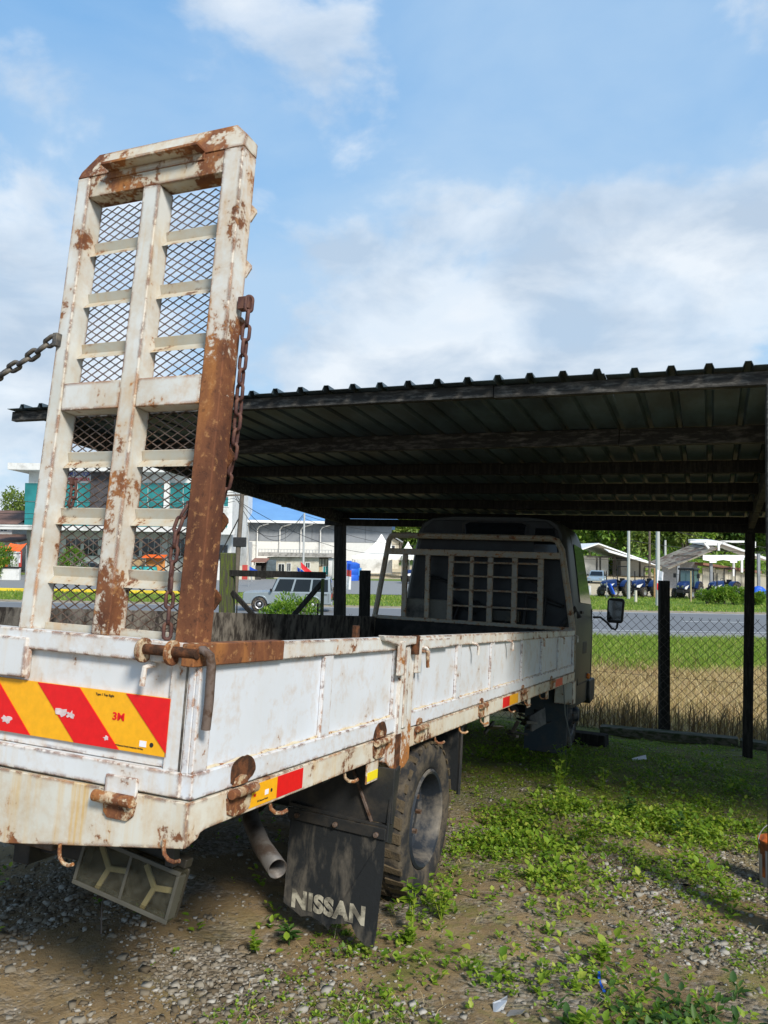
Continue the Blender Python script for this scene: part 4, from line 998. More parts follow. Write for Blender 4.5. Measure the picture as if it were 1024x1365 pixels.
# --- cab
CX0 = -2.37
def cab_ring(Y, k=1.0, dz=0, front=False):
    half = [(.985, -.98), (1.0, -.6), (1.0, -.1), (.985, .12), (.915, .62), (.87, .90), (.82, 1.01), (.72, 1.068), (.45, 1.095)]
    pts = [(x, z) for x, z in half] + [(-x, z) for x, z in half[::-1]]
    out = []
    for x, z in pts:
        y = Y
        if front: y = Y - max(0, z - .1) * .42 - .05 * (abs(x) / 1.0) ** 4
        out.append((CX0 + x * k, y, -.02 + (z + .02) * (k * .5 + .5) + dz))
    return out
cb = MB(); cb.loft([cab_ring(8.60, .955), cab_ring(8.63, .985), cab_ring(8.70, 1.0), cab_ring(9.35, 1.005), cab_ring(9.95, 1.0, 0, True), cab_ring(10.15, .985, 0, True), cab_ring(10.24, .94, 0, True)])
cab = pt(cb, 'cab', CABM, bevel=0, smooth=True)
pt(MB().prism([(CX0 - .90, 8.594, -.9), (CX0 + .90, 8.594, -.9), (CX0 + .93, 8.594, .1), (CX0 + .79, 8.594, .93), (CX0 + .66, 8.594, 1.03), (CX0 - .66, 8.594, 1.03), (CX0 - .79, 8.594, .93), (CX0 - .93, 8.594, .1)], (0, .02, 0)), 'cab_back_shade', CABSHADE, cab, .012)  # dark panel added over the rear face to stand for its shade
pt(MB().prism([(-2.63, 8.580, .845), (-1.95, 8.580, .845), (-1.93, 8.583, .975), (-1.99, 8.583, 1.005), (-2.60, 8.583, 1.005), (-2.65, 8.583, .975)], (0, .02, 0)), 'rear_window', GLASSD, cab, .004)
pt(MB().prism([(-2.67, 8.587, .82), (-1.91, 8.587, .82), (-1.90, 8.590, .99), (-1.96, 8.590, 1.025), (-2.63, 8.590, 1.025), (-2.69, 8.590, .99)], (0, .012, 0)), 'window_rubber', BLACKM, cab, .004)
pt(MB().prism([(-1.85, 8.586, .60), (-1.56, 8.586, .60), (-1.62, 8.589, .95), (-1.83, 8.589, .95)], (0, .02, 0)), 'quarter_window', GLASSD, cab, .004)
def side_pt(Y, z, o=.012):      # a point on the right flank of the cab
    prof = [(-.98, .985), (-.6, 1.0), (-.1, 1.0), (.12, .985), (.62, .915), (.90, .87), (1.01, .82)]
    x = np.interp(z, [p[0] for p in prof], [p[1] for p in prof]); return Vector((CX0 + x * 1.003 + o, Y, z))
pt(MB().prism([side_pt(9.0, .16), side_pt(9.85, .16), side_pt(9.66, .82), side_pt(9.02, .82)], (-.006, 0, 0)), 'door_window', GLASSD, cab, 0)
for a, b2 in (((8.92, -.75), (8.92, .9)), ((8.92, -.75), (9.9, -.75)), ((9.9, -.75), (9.92, .1))):
    pt(MB().beam(side_pt(*a, .002), side_pt(*b2, .002), .012, .012), 'door_seam', BLACKM, cab, 0)
pt(MB().beam(side_pt(9.0, .05, .012), side_pt(9.14, .05, .012), .02, .03), 'door_handle', BLACKM, cab, .003)
pt(MB().prism([(-1.345, 9.66, -.74), (-1.345, 10.15, -.74), (-1.345, 10.12, -1.00), (-1.345, 9.80, -1.03), (-1.345, 9.70, -.96)], (-.12, 0, 0)), 'front_mudguard', BLACKM, cab, .02)
c = MB(); c.lathe([(.001, 0), (.03, .004), (.036, .02), (.03, .036), (.001, .042)], 14, Matrix.Translation((-1.375, 9.62, -.69))); pt(c, 'indicator_lamp', ORANGE, cab, 0, True)
pt(MB().box(-1.395, -1.362, 9.2, 9.5, -.42, -.28), 'door_moulding', BLACKM, cab, .01)
c = MB(); c.tube([(-1.37, 9.98, .005), (-1.28, 10.0, .01), (-1.20, 10.0, -.05), (-1.14, 10.0, -.12), (-1.10, 10.0, -.13), (-1.08, 10.0, -.10), (-1.075, 10.0, -.03)], .013, 8); arm = pt(c, 'mirror_arm', BLACKM, cab, 0, True)
mm = MB(); mm.prism([(-1.205, 9.97, -.02), (-1.18, 9.97, -.05), (-1.03, 9.97, -.05), (-1.012, 9.97, -.02), (-.995, 9.97, .225), (-1.015, 9.97, .255), (-1.175, 9.97, .255), (-1.2, 9.97, .225)], (0, .07, 0)); mir = pt(mm, 'wing_mirror', BLACKM, cab, .018)
pt(MB().prism([(-1.185, 9.966, -.015), (-1.035, 9.966, -.015), (-1.02, 9.966, .215), (-1.18, 9.966, .225)], (0, .002, 0)), 'mirror_glass', glassy('mirror_glass_mat', (.015, .016, .018), .05, 1.0), mir, 0)
# gear between headboard and cab (seen through the rack)
pt(MB().box(-3.32, -2.75, 8.47, 8.585, -.14, .10), 'equipment_box', dirty('beige_box', (.17, .16, .13), (.06, .055, .05), .4, .7), cab, .02)
for i in range(9):
    x = -3.1 + i * .2; a = random.uniform(.05, .45)
    c = MB(); c.tube([(x, 8.50, -.12), (x + random.uniform(-.1, .2), 8.52, a), (x + random.uniform(.1, .4), 8.55, a - .1)], random.uniform(.012, .03), 8); pt(c, 'hose', BLACKM, cab, 0, True)
pt(MB().box(-2.30, -1.95, 8.48, 8.58, -.10, .02), 'battery_box', dirty('dull_box', (.12, .10, .06), (.05, .05, .04), .5), cab, .01)

# --- wheels
def wheel(cx, cy, cz, R, W, side, name, concave=True, rim_r=.235, lugs=True):
    """axle along X; side=+1 outer face towards +X"""
    M0 = Matrix.Translation((cx, cy, cz)) @ Matrix.Diagonal((side, 1, 1, 1))
    t = MB(); h = W / 2
    prof = [(rim_r, h - .035), (rim_r + .012, h - .018), (rim_r + .03, h - .004), (R * .80, h), (R * .90, h - .006), (R * .955, h - .016), (R * .968, h - .03), (R * .968, -h + .03), (R * .955, -h + .016), (R * .80, -h), (rim_r + .02, -h + .01), (rim_r, -h + .035)]
    t.lathe(prof, 56, M0)
    w = pt(t, name, TYRE, bevel=0, smooth=True)
    if lugs:
        lg = MB(); N = 30
        for k in range(N):
            for s_ in (-1, 1):
                a = 2 * math.pi * (k + (0 if s_ > 0 else .5)) / N; da = .62 * 2 * math.pi / N / 2
                da *= random.uniform(.7, 1.25); tw = .10 + random.uniform(-.03, .03)
                def q(ang, r, hh): return M0 @ Vector((hh, r * math.cos(ang), r * math.sin(ang)))
                e = .012 * s_; hx = (h - .002) * s_
                r0, r1 = R * .93, R * random.uniform(.975, 1.006)
                lg.add([q(a - da, r0, e), q(a + da, r0, e), q(a + da + tw * .6, r0, hx), q(a - da + tw * .6, r0, hx),
                        q(a - da, r1, e), q(a + da, r1, e), q(a + da * .9 + tw * .6, r1 - .008, hx * .985), q(a - da * .9 + tw * .6, r1 - .008, hx * .985)],
                       [(0, 1, 2, 3), (7, 6, 5, 4), (0, 4, 5, 1), (1, 5, 6, 2), (2, 6, 7, 3), (3, 7, 4, 0)])
        pt(lg, 'tyre_tread', MUDTYRE, w, .003, seg=1)
    r = MB()
    if concave: rp = [(rim_r + .012, h - .012), (rim_r, h - .002), (rim_r - .012, h - .008), (rim_r - .02, h - .03), (rim_r - .03, h - .075), (rim_r - .035, h - .11), (rim_r - .055, h - .125), (.13, h - .120), (.115, h - .108), (.085, h - .105), (.08, h - .125), (.05, h - .12), (.001, h - .118)]
    else: rp = [(rim_r + .012, h - .012), (rim_r, h - .002), (rim_r - .015, h - .012), (rim_r - .025, h - .05), (rim_r - .05, h - .055), (.15, h - .02), (.12, h + .01), (.085, h + .012), (.08, h + .05), (.06, h + .07), (.001, h + .072)]
    r.lathe(rp, 44, M0); pt(r, 'rim', RIM, w, 0, True)
    nuts = MB()
    for k in range(6):
        a = k / 6 * 6.283; v = M0 @ Vector((h - (.105 if concave else -.004), .102 * math.cos(a), .102 * math.sin(a))); nuts.cyl(v, v + Vector((side * .028, 0, 0)), .014, 6)
    pt(nuts, 'wheel_nuts', STEEL, w, 0)
    return w
RC, RCY = -1.085, 3.975
wheel(-1.455, RCY, RC, .402, .215, 1, 'rear_wheel'); wheel(-1.72, RCY, RC, .392, .215, 1, 'rear_wheel')
wheel(-3.555, RCY, RC, .392, .215, -1, 'rear_wheel'); wheel(-3.29, RCY, RC, .392, .215, -1, 'rear_wheel')
wheel(-1.525, 8.99, -1.075, .385, .20, 1, 'front_wheel', False); wheel(-3.30, 8.99, -1.075, .385, .20, -1, 'front_wheel', False)
c = MB(); c.cyl((-3.4, RCY, RC), (-1.6, RCY, RC), .06, 12); ax_ = pt(c, 'rear_axle', BLACKM, bevel=0, smooth=True)
c = MB(); c.lathe([(.001, -.17), (.12, -.13), (.165, 0), (.12, .13), (.001, .17)], 18, Matrix.Translation((-2.48, RCY, RC))); pt(c, 'differential', BLACKM, ax_, 0, True)
for X in (-2.85, -2.12):
    for k in range(4): pt(MB().beam((X, RCY - .55 + k * .09, RC + .13 + k * .012 + .04), (X, RCY + .55 - k * .09, RC + .13 + k * .012 + .04), .06, .010), 'leaf_spring', BLACKM, ax_, 0)
c = MB(); c.cyl((-3.3, 8.99, -1.08), (-1.6, 8.99, -1.08), .045, 10); pt(c, 'front_axle', BLACKM, bevel=0, smooth=True)

# --- mudguard, mud flap with lettering
FYY = 3.20
fl = MB()
poly = [(-1.735, -.945), (-1.275, -.962), (-1.272, -1.10), (-1.285, -1.375), (-1.292, -1.425), (-1.33, -1.422), (-1.372, -1.395), (-1.40, -1.352), (-1.44, -1.358), (-1.50, -1.372), (-1.508, -1.402), (-1.525, -1.388), (-1.56, -1.372), (-1.60, -1.360), (-1.645, -1.372), (-1.67, -1.358), (-1.70, -1.345), (-1.735, -1.33)]
nn = 0
def curl(x, z): u = max(0, (-1.0 - z)) ; return FYY + .10 * u * u * (1 if x < -1.505 else .55) - .06 * u
fl.v += [(x, curl(x, z), z) for x, z in poly] + [(x, curl(x, z) + .007, z) for x, z in poly]; n_ = len(poly)
fl.f.append(tuple(range(n_))); fl.f.append(tuple(range(n_, 2 * n_))[::-1])
for i in range(n_): j = (i + 1) % n_; fl.f.append((i, j, n_ + j, n_ + i))
bmf = fl; flap = pt(bmf, 'mud_flap', RUBBER, bevel=0)
lt = lettering('NISSAN', .098, LETTER, 'lettering', .0052, .0006, .98, space=1.10); link(lt, flap)
me = lt.data; xs = [v.co.x for v in me.vertices]
x_lo, x_hi = min(xs), max(xs)
for v in me.vertices:
    u = (v.co.x - x_lo) / (x_hi - x_lo); X = -1.694 + u * (.356); Z = -1.306 - .006 * u + v.co.y
    v.co = Vector((X, curl(X, Z) - .0022 - v.co.z, Z)) - TB
pt(MB().prism([(-1.745, FYY - .010, -.925), (-1.27, FYY - .010, -.945), (-1.27, FYY - .010, -.992), (-1.745, FYY - .010, -.972)], (0, .008, 0)), 'clamp_strip', BLACKM, flap, .003)
for x, z in ((-1.695, -.952), (-1.505, -.962), (-1.31, -.973)):
    c = MB(); c.cyl((x, FYY - .024, z), (x, FYY - .008, z), .0115, 10); pt(c, 'bolt', STEEL, flap, .002)
# upright mudguard plate with its triangular gussets
mg = pt(MB().box(-1.76, -1.255, FYY + .02, FYY + .035, -.93, -.70), 'mudguard_plate', BLACKM, bevel=.003)
pt(MB().prism([(-1.745, FYY + .0, -.905), (-1.27, FYY + .0, -.935), (-1.27, FYY + .0, -.945), (-1.745, FYY + .0, -.925)], (0, .02, 0)), 'mudguard_flange', BLACKM, mg, .002)
pt(MB().beam((-1.345, FYY + .012, -.93), (-1.46, FYY + .012, -.70), .012, .012, (0, 1, 0)), 'mudguard_stay', STEEL, mg, .002)
pt(MB().prism([(-1.262, FYY + .03, -.72), (-1.262, FYY + .11, -.70), (-1.262, FYY + .05, -1.02), (-1.262, FYY + .0, -1.0)], (-.012, 0, 0)), 'mudguard_edge', BLACKM, mg, .002)
c = MB()
arcs = [(RCY + math.cos(a) * .46, RC + math.sin(a) * .425) for a in np.linspace(.9, 2.2, 7)]
for (y0, z0), (y1, z1) in zip(arcs[:-1], arcs[1:]): c.beam((-1.56, y0, min(z0, -.685)), (-1.56, y1, min(z1, -.685)), .006, .36, (1, 0, 0))
pt(MB().box(-1.80, -1.36, 4.56, 4.57, -1.06, -.70), 'front_mud_flap', RUBBER, bevel=.002)
c = MB(); c.tube([(-1.372, 4.57, -.68), (-1.37, 4.57, -.9), (-1.372, 4.57, -1.08)], .014, 6); pt(c, 'strut', BLACKM, bevel=0, smooth=True)

# --- exhaust
c = MB(); c.tube([(-2.0, 3.25, -.82), (-1.80, 2.94, -.845), (-1.67, 2.76, -.878), (-1.53, 2.615, -.912), (-1.392, 2.50, -.938)], [.032, .032, .033, .034, .035], 20, False)
ex = pt(c, 'exhaust_pipe', dirty('exhaust_metal', (.16, .15, .14), (.09, .065, .05), .5, .5, 12, .4, .1, metal=.3), bevel=0, smooth=True)
so = ex.modifiers.new('wall', 'SOLIDIFY'); so.thickness = .003; so.offset = -1
c = MB(); c.tube([(-1.55, 2.64, -.905), (-1.46, 2.557, -.925)], .029, 14); pt(c, 'soot', plain('soot', (.006, .006, .006), .95), ex, 0)

# --- hanging tail lamp
LM = Matrix.Translation((-1.62, 1.985, -.862)) @ Matrix.Rotation(rad(9.5), 4, 'Y') @ Matrix.Rotation(rad(-6), 4, 'X') @ Matrix.Rotation(rad(4), 4, 'Z')
def lbox(x0, x1, y0, y1, z0, z1): return MB().box(x0, x1, y0, y1, z0, z1, LM)
LB = plain('lamp_housing', (.03, .026, .02), .5, var=.3)
mcl, nt_, b_, _t = newmat('lamp_lens'); b_.inputs['Base Color'].default_value = (.24, .24, .20, 1); b_.inputs['Roughness'].default_value = .25
tr_ = nd(nt_, 'ShaderNodeBsdfTransparent'); tr_.inputs[0].default_value = (.80, .78, .70, 1); mx_ = nd(nt_, 'ShaderNodeMixShader')
lw = nd(nt_, 'ShaderNodeLayerWeight'); lw.inputs['Blend'].default_value = .35
lk(nt_, ramp(nt_, noise(nt_, _t.outputs['Object'], 40, 4, .6), [(.3, .86), (.8, .98)]), mx_.inputs[0])
lk(nt_, b_.outputs[0], mx_.inputs[1]); lk(nt_, tr_.outputs[0], mx_.inputs[2]); lk(nt_, mx_.outputs[0], nt_.nodes['Material Output'].inputs[0])
lamp = pt(lbox(-.172, .172, .045, .060, -.072, .072), 'tail_lamp', LB, bevel=.006)
LRIM = plain('lamp_frame', (.075, .072, .058), .4, var=.25)
pt(lbox(-.176, .176, -.010, -.004, .062, .075), 'lamp_frame', LRIM, lamp, .002); pt(lbox(-.176, .176, -.010, -.004, -.075, -.062), 'lamp_frame', LRIM, lamp, .002); pt(lbox(-.176, -.165, -.010, -.004, -.062, .062), 'lamp_frame', LRIM, lamp, .002); pt(lbox(.165, .176, -.010, .03, -.062, .062), 'lamp_frame', LRIM, lamp, .002); pt(lbox(-.005, .005, -.008, -.004, -.062, .062), 'lamp_frame', LRIM, lamp, .001)
for a in ((-.172, .172, .0, .045, .064, .072), (-.172, .172, .0, .045, -.072, -.064), (-.172, -.164, .0, .045, -.064, .064), (.164, .172, .0, .045, -.064, .064)):
    pt(lbox(*a), 'lamp_rim', mcl, lamp, .002)
pt(lbox(-.004, .004, .002, .044, -.063, .063), 'lamp_divider', mcl, lamp, .0)
pt(lbox(-.170, .170, -.004, .0, -.070, .070), 'lamp_lens', mcl, lamp, .0)
BONE = plain('old_plastic', (.48, .44, .31), .5, var=.15, scale=20)
for cx in (-.085, .085):
    y_ = MB()
    for a in (132, 12, 252):
        d = Vector((math.cos(rad(a)), 0, math.sin(rad(a)))); p0 = Vector((cx, .028, -.008)); p1 = p0 + d * .072
        y_.beam(LM @ p0, LM @ p1, .010, .017, LM.to_3x3() @ Vector((-d.z, 0, d.x)))
    pt(y_, 'bulb_bracket', BONE, lamp, .003)
pt(lbox(-.10, .165, .03, .07, .073, .10), 'lamp_bracket', LB, lamp, .004)
pt(MB().box(-1.475, -1.445, 1.97, 2.0, -.80, -.66), 'lamp_bracket', BLACKM, lamp, .003)
c = MB(); c.tube([LM @ Vector((-.09, .05, -.07)), LM @ Vector((-.085, .05, -.13)), LM @ Vector((-.06, .05, -.2))], .0025, 5); pt(c, 'cable_end', BLACKW, lamp, 0, True)
# number plate lamp bar and underrun gear seen at the left below the skirt
pt(MB().box(-3.2, -1.86, 2.10, 2.18, -.90, -.80), 'underrun_bar', BLACKM, bevel=.006)
pt(MB().box(-2.18, -1.98, 2.04, 2.09, -.865, -.83), 'plate_lamp', STEEL, bevel=.006)
pt(MB().box(-2.9, -2.3, 2.06, 2.09, -1.02, -.86), 'plate_carrier', BLACKM, bevel=.006)
# fuel tank, tool box, loose brackets between the axles
c = MB(); c.cyl((-2.0, 5.4, -.90), (-2.0, 6.25, -.90), .18, 20); pt(c, 'fuel_tank', BLACKM, bevel=.01)
pt(MB().box(-3.5, -3.05, 5.4, 6.4, -1.1, -.75), 'tool_box', BLACKM, bevel=.01)
JUNK = dirty('dull_bracket', (.12, .115, .10), (.05, .045, .04), .5, .7)
for i in range(14):
    x = random.uniform(-1.75, -1.42); y = random.uniform(6.3, 7.6); z = random.uniform(-1.12, -.80)
    d = Vector((random.uniform(-.08, .08), random.uniform(-.14, .14), random.uniform(-.05, .05)))
    pt(MB().beam(Vector((x, y, z)) - d, Vector((x, y, z)) + d, random.uniform(.02, .10), random.uniform(.006, .03)), 'bracket', JUNK if i % 2 else BLACKM, bevel=.003)
pt(MB().prism([(-1.44, 6.95, -1.02), (-1.38, 7.25, -.98), (-1.40, 7.28, -.84), (-1.48, 7.0, -.90)], (-.02, .0, 0)), 'bracket', JUNK, bevel=.003)
pt(MB().box(-1.82, -1.38, 8.36, 8.40, -1.42, -.70), 'wheel_arch_panel', dirty('arch_panel', (.035, .05, .06), (.07, .07, .065), .4, .7), bevel=.006)
pt(MB().box(-1.50, -1.31, 8.26, 8.44, -.90, -.668), 'front_bracket', SKIRT, skr, .006)
c = MB(); c.tube([(-1.40, 8.2, -.70), (-1.38, 8.25, -1.0), (-1.36, 8.42, -1.2), (-1.36, 8.6, -1.40)], .006, 5); pt(c, 'cable', plain('grey_cable', (.22, .22, .2), .7), bevel=0, smooth=True)

# --- bucket, litter in the yard
bk = thing('paint_tin', 'old metal paint tin with orange drips standing at the right edge', 'bucket', yard(.352, 5.2))
TIN = dirty('tin_metal', (.36, .35, .36), (.14, .12, .11), .4, .45, 8, .5, .1, (1, 1, .4)); DRIP = dirty('orange_drips', (.52, .13, .02), (.16, .05, .02), .5, .6, 9)
b = MB(); MZ = Matrix.Rotation(-math.pi / 2, 4, 'Y')
b.lathe([(.001, .004), (.088, .0), (.09, .01), (.094, .245), (.099, .25), (.098, .256), (.091, .252), (.087, .02), (.001, .015)], 28, MZ); body = b.build('body', TIN, bk, smooth=True)
b = MB(); b.lathe([(.0985, .245), (.0995, .25), (.098, .258), (.090, .254), (.089, .22), (.0005, .215)], 28, MZ); b.build('rim', DRIP, bk, smooth=True)
b = MB(); dr = random.Random(5)
for k in range(28):
    a0, a1 = k / 28 * 6.2832, (k + 1) / 28 * 6.2832; h = .23 - (.02 + .10 * dr.random() ** 2 + (.12 if k % 9 == 6 else 0)); r_ = .0956
    b.poly([(r_ * math.cos(a0), r_ * math.sin(a0), .246), (r_ * math.cos(a1), r_ * math.sin(a1), .246), (r_ * .995 * math.cos(a1), r_ * .995 * math.sin(a1), h), (r_ * .995 * math.cos(a0), r_ * .995 * math.sin(a0), h)])
b.build('paint_drips', DRIP, bk)
b = MB(); b.tube([(-.097, 0, .235)] + [(-.1 * math.cos(t), .01, .235 + .115 * math.sin(t)) for t in np.linspace(.2, 2.94, 10)] + [(.097, 0, .235)], .0028, 6); b.build('handle', CHROME, bk, smooth=True)
def litter(name, label, X, Y, poly, mat, tilt=.02):
    p = yard(X, Y, .014); a = random.uniform(0, 6)
    mb = MB(); mb.prism([(x, y, tilt * math.sin(x * 40 + y * 30)) for x, y in poly], (0, 0, .0025)); o = mb.build(name, mat); o.location = p; o.rotation_euler = (.08, .1, a); return tag(o, label, 'litter')
litter('paper_scrap', 'torn white scrap lying near the bottom edge of the yard', -.72, 3.06, [(-.045, -.012), (.0, -.02), (.03, -.012), (.05, .006), (.01, .006), (-.015, .02)], CHROME)
litter('plastic_scrap', 'pale grey plastic scrap right beside the torn white scrap', -.655, 3.03, [(-.03, -.015), (.03, -.01), (.035, .012), (-.02, .015)], CHROME)
litter('blue_strap', 'short bright blue strip of plastic among the weeds', -.40, 3.44, [(-.06, -.005), (.0, .0), (.055, -.01), (.06, .0), (.0, .012), (-.06, .005)], DEEPBLUE)
litter('white_scrap', 'thin white scrap lying on the moss before the fence', -.69, 8.8, [(-.09, -.02), (.08, -.015), (.09, .012), (-.07, .02)], FLAGWHITE)
litter('dark_scrap', 'dark blue bottle cap scrap on the gravel', -.12, 4.85, [(-.025, -.018), (.02, -.02), (.026, .014), (-.02, .02)], TRBLACK)
# ================================================================ BEYOND THE ROAD
def span(px0, px1, py0, py1, d):
    """world x-range and z-range of an upright rectangle seen at that distance"""
    a = P(px0, (py0 + py1) / 2, d); b = P(px1, (py0 + py1) / 2, d); t = P((px0 + px1) / 2, py0, d); u = P((px0 + px1) / 2, py1, d)
    return a.x, b.x, u.z, t.z
def bth(name, label, cat, d, px, group=None):
    p = P(px, 740, d); return thing(name, label, cat, (p.x, d, gz(p.x, d)), None, group)
def wbox(o, name, mat, x0, x1, y0, y1, z0, z1, bevel=0, parent=None): return MB().box(x0, x1, y0, y1, z0, z1).build(name, mat, parent or o, o.location if parent is None else o.location, bevel)
def framed_window(o, x0, x1, z0, z1, y, glass=WINDK, frame=WHITEP, nx=2, t=.06):
    fr = MB(); fr.box(x0 - t, x1 + t, y - .07, y - .0, z1, z1 + t); fr.box(x0 - t, x1 + t, y - .07, y, z0 - t, z0); fr.box(x0 - t, x0, y - .07, y, z0, z1); fr.box(x1, x1 + t, y - .07, y, z0, z1)
    for k in range(1, nx): xx = x0 + (x1 - x0) * k / nx; fr.box(xx - t / 3, xx + t / 3, y - .06, y, z0, z1)
    w = fr.build('window', frame, o, o.location); MB().box(x0, x1, y - .03, y - .005, z0, z1).build('pane', glass, w, o.location); return w

# --- teal office block
D = 88
o = bth('office_block', 'white office block with wide teal glass front behind the loading ramp', 'building', D, 165)
x0, x1, zb_, zt = span(36, 300, 628, 772, D); g0 = gz((x0 + x1) / 2, D) - .3
wbox(o, 'wall', WHITEW, x0, x1, D, D + 18, g0, zt)
zr = P(160, 630, D).z
wbox(o, 'roof_slab', WHITEW, P(19, 630, D).x, P(255, 630, D).x, D - 1.6, D + 18.5, zr, zr + .75)
def band(a, b, t, u, name, mat, dy=.06, parent=None):
    X0, X1, Z0_, Z1_ = span(a, b, t, u, D); return wbox(o, name, mat, X0, X1, D - dy, D + .1, Z0_, Z1_)
for i in range(11):
    if 4 <= i <= 5: continue
    a = 33 + i * 23.5; band(a + .35, a + 23.1, 644, 668, 'glass_pane', TEALG, .05); band(a + .35, a + 23.1, 668.6, 702, 'glass_pane', TEALG, .05)
band(122, 152, 625, 702, 'dark_pier', plain('dark_stone', (.06, .055, .06), .5), .35)
band(219, 226, 625, 770, 'pillar', WHITEW, .5)
wbox(o, 'canopy', WHITEW, P(15, 706, D).x, P(296, 706, D).x, D - 4, D + .05, P(160, 709, D).z, P(160, 703, D).z)
for a, b in ((66, 80), (88, 108), (112, 131), (140, 158), (164, 186), (190, 214), (232, 246)):
    X0, X1, Z0_, Z1_ = span(a, b, 718, 741, D); framed_window(o, X0, X1, Z0_, Z1_, D - .02, nx=3)
def sign_text(s, px0, px1, py, h, mat, d, parent, dy=.08):
    a = P(px0, py, d); b = P(px1, py, d)
    t = lettering(s, 1.0, mat, 'sign_lettering', .02, .02); me = t.data
    xs = [v.co.x for v in me.vertices]; ys_ = [v.co.y for v in me.vertices]; w = max(xs) - min(xs); hh = max(ys_) - min(ys_)
    H = h * d / FPX
    for v in me.vertices: v.co = Vector((v.co.x / w * (b.x - a.x), -v.co.z - dy, v.co.y / hh * H))
    link(t, parent); t.location = Vector(((a.x + b.x) / 2, d, (a.z + b.z) / 2)) - parent.location; return t
SGB = plain('sign_blue', (.10, .13, .42), .6); SGR = plain('sign_red', (.62, .05, .08), .6)
sign_text('TEM STATION', 88, 121, 632, 6, SGB, D, o); sign_text('MEDAN SELERA', 90, 120, 639, 4.5, SGR, D, o); sign_text('S', 184, 190, 635, 8, SGR, D, o)
# white side block with small teal windows
D2 = 80
o = bth('side_block', 'narrow white block with small teal windows beside the rusted ramp beam', 'building', D2, 302)
x0, x1, zb_, zt = span(272, 309, 652, 772, D2); wbox(o, 'wall', WHITEW, x0, x1, D2, D2 + 9, gz(x0, D2) - .3, zt)
for a, b, t, u in ((293, 304.5, 662.5, 675), (293, 303.5, 695, 703.5), (283, 288, 664, 690)):
    X0, X1, Z0_, Z1_ = span(a, b, t, u, D2); framed_window(o, X0, X1, Z0_, Z1_, D2, TEALG)
X0, X1, Z0_, Z1_ = span(285, 318, 706, 713, D2); wbox(o, 'canopy', WHITEW, X0, X1, D2 - 2, D2 - .01, Z0_, Z1_)
X0, X1, Z0_, Z1_ = span(292, 303, 727, 746, D2); framed_window(o, X0, X1, Z0_, Z1_, D2, WINDK, GREYW)
o_side = o
# --- left house, orange canopy
D = 92
o = bth('small_house', 'low house with brown roof and dark window at the left picture edge', 'house', D, 6)
x0, x1, zb_, zt = span(-40, 15, 695, 775, D); wbox(o, 'wall', WHITEW, x0, x1, D, D + 8, gz(x0, D) - .2, zt)
za = P(0, 697, D).z; zp = P(0, 685, D).z
r = MB(); r.prism([(x0 - 1, D - 1.2, za - .15), (x0 - 1, D + 4, zp + .6), (x0 - 1, D + 9, za - .15), (x0 - 1, D + 4, zp + .45)], (x1 - x0 + 2.2, 0, 0)); r.build('roof', BROWNROOF, o, o.location)
X0, X1, Z0_, Z1_ = span(1, 10, 698, 708, D); framed_window(o, X0, X1, Z0_, Z1_, D)
X0, X1, Z0_, Z1_ = span(-30, 36, 716, 721, D - 4); r = MB(); r.prism([(X0, D - 6, Z0_), (X0, D, Z1_ + .4), (X0, D, Z1_ + .2), (X0, D - 6, Z0_ - .15)], (X1 - X0, 0, 0)); r.build('porch_roof', BROWNROOF, o, o.location)
DC = 80
o = bth('orange_canopy', 'bright orange tarpaulin stall at the left edge behind the road', 'canopy', DC, 14)
for (a, b, t, u, dy) in ((-20, 9, 727, 731, 0), (14, 36, 724, 735, 1), (-20, 20, 741, 755, 2)):
    X0, X1, Z0_, Z1_ = span(a, b, t, u, DC + dy); r = MB()
    nseg = 8
    top_ = [(X0 + (X1 - X0) * k / nseg, DC + dy, Z1_ - .15 * math.sin(k / nseg * math.pi)) for k in range(nseg + 1)]; bot = [(x, DC + dy - 1.6, Z0_ - .1 * math.sin(k * 1.9)) for k, (x, _, _) in enumerate(top_)]
    for k in range(nseg): r.poly([top_[k], top_[k + 1], bot[k + 1], bot[k]])
    q = r.build('tarp', TARPOR, o, o.location); sm_ = q.modifiers.new('t', 'SOLIDIFY'); sm_.thickness = .03
for px in (-16, 12, 35):
    p = P(px, 740, DC); MB().cyl((p.x, DC, gz(p.x, DC) - .1), (p.x, DC, P(px, 727, DC).z), .05, 6).build('post', CHROME, o, o.location)
X0, X1, Z0_, Z1_ = span(16, 24, 737, 763, DC - 1); o = bth('white_pillar', 'white square gate pillar next to the orange stall', 'pillar', DC - 1, 20); MB().box(X0, X1, DC - 1.4, DC - .8, Z0_ - .3, Z1_).build('shaft', WHITEW, o, o.location, .03); MB().box(X0 - .1, X1 + .1, DC - 1.5, DC - .7, Z1_, Z1_ + .12).build('cap', WHITEW, o, o.location)
X0, X1, Z0_, Z1_ = span(24, 30, 734, 756, DC); o = bth('poster_board', 'red and white poster board beside the white pillar', 'board', DC, 27); MB().box(X0, X1, DC - .2, DC - .1, Z0_, Z1_).build('panel', REDS, o, o.location); MB().box(X0 + .1, X1 - .1, DC - .23, DC - .201, (Z0_ + Z1_) / 2 - .4, (Z0_ + Z1_) / 2 + .5).build('print', FLAGWHITE, o, o.location); MB().box(X0 + .2, X0 + .3, DC - .15, DC - .1, gz(X0, DC) - .1, Z0_).build('leg', GREYW, o, o.location)
X0, X1, Z0_, Z1_ = span(-30, 26, 757, 766, 74); o = bth('low_wall', 'low white boundary wall at the left picture edge', 'wall', 74, 0); MB().box(X0, X1, 74, 74.3, gz(X0, 74) - .2, Z1_).build('wall_body', WHITEW, o, o.location); MB().box(X0, X1, 73.9, 74.4, Z1_, Z1_ + .12).build('coping', DARKW, o, o.location)

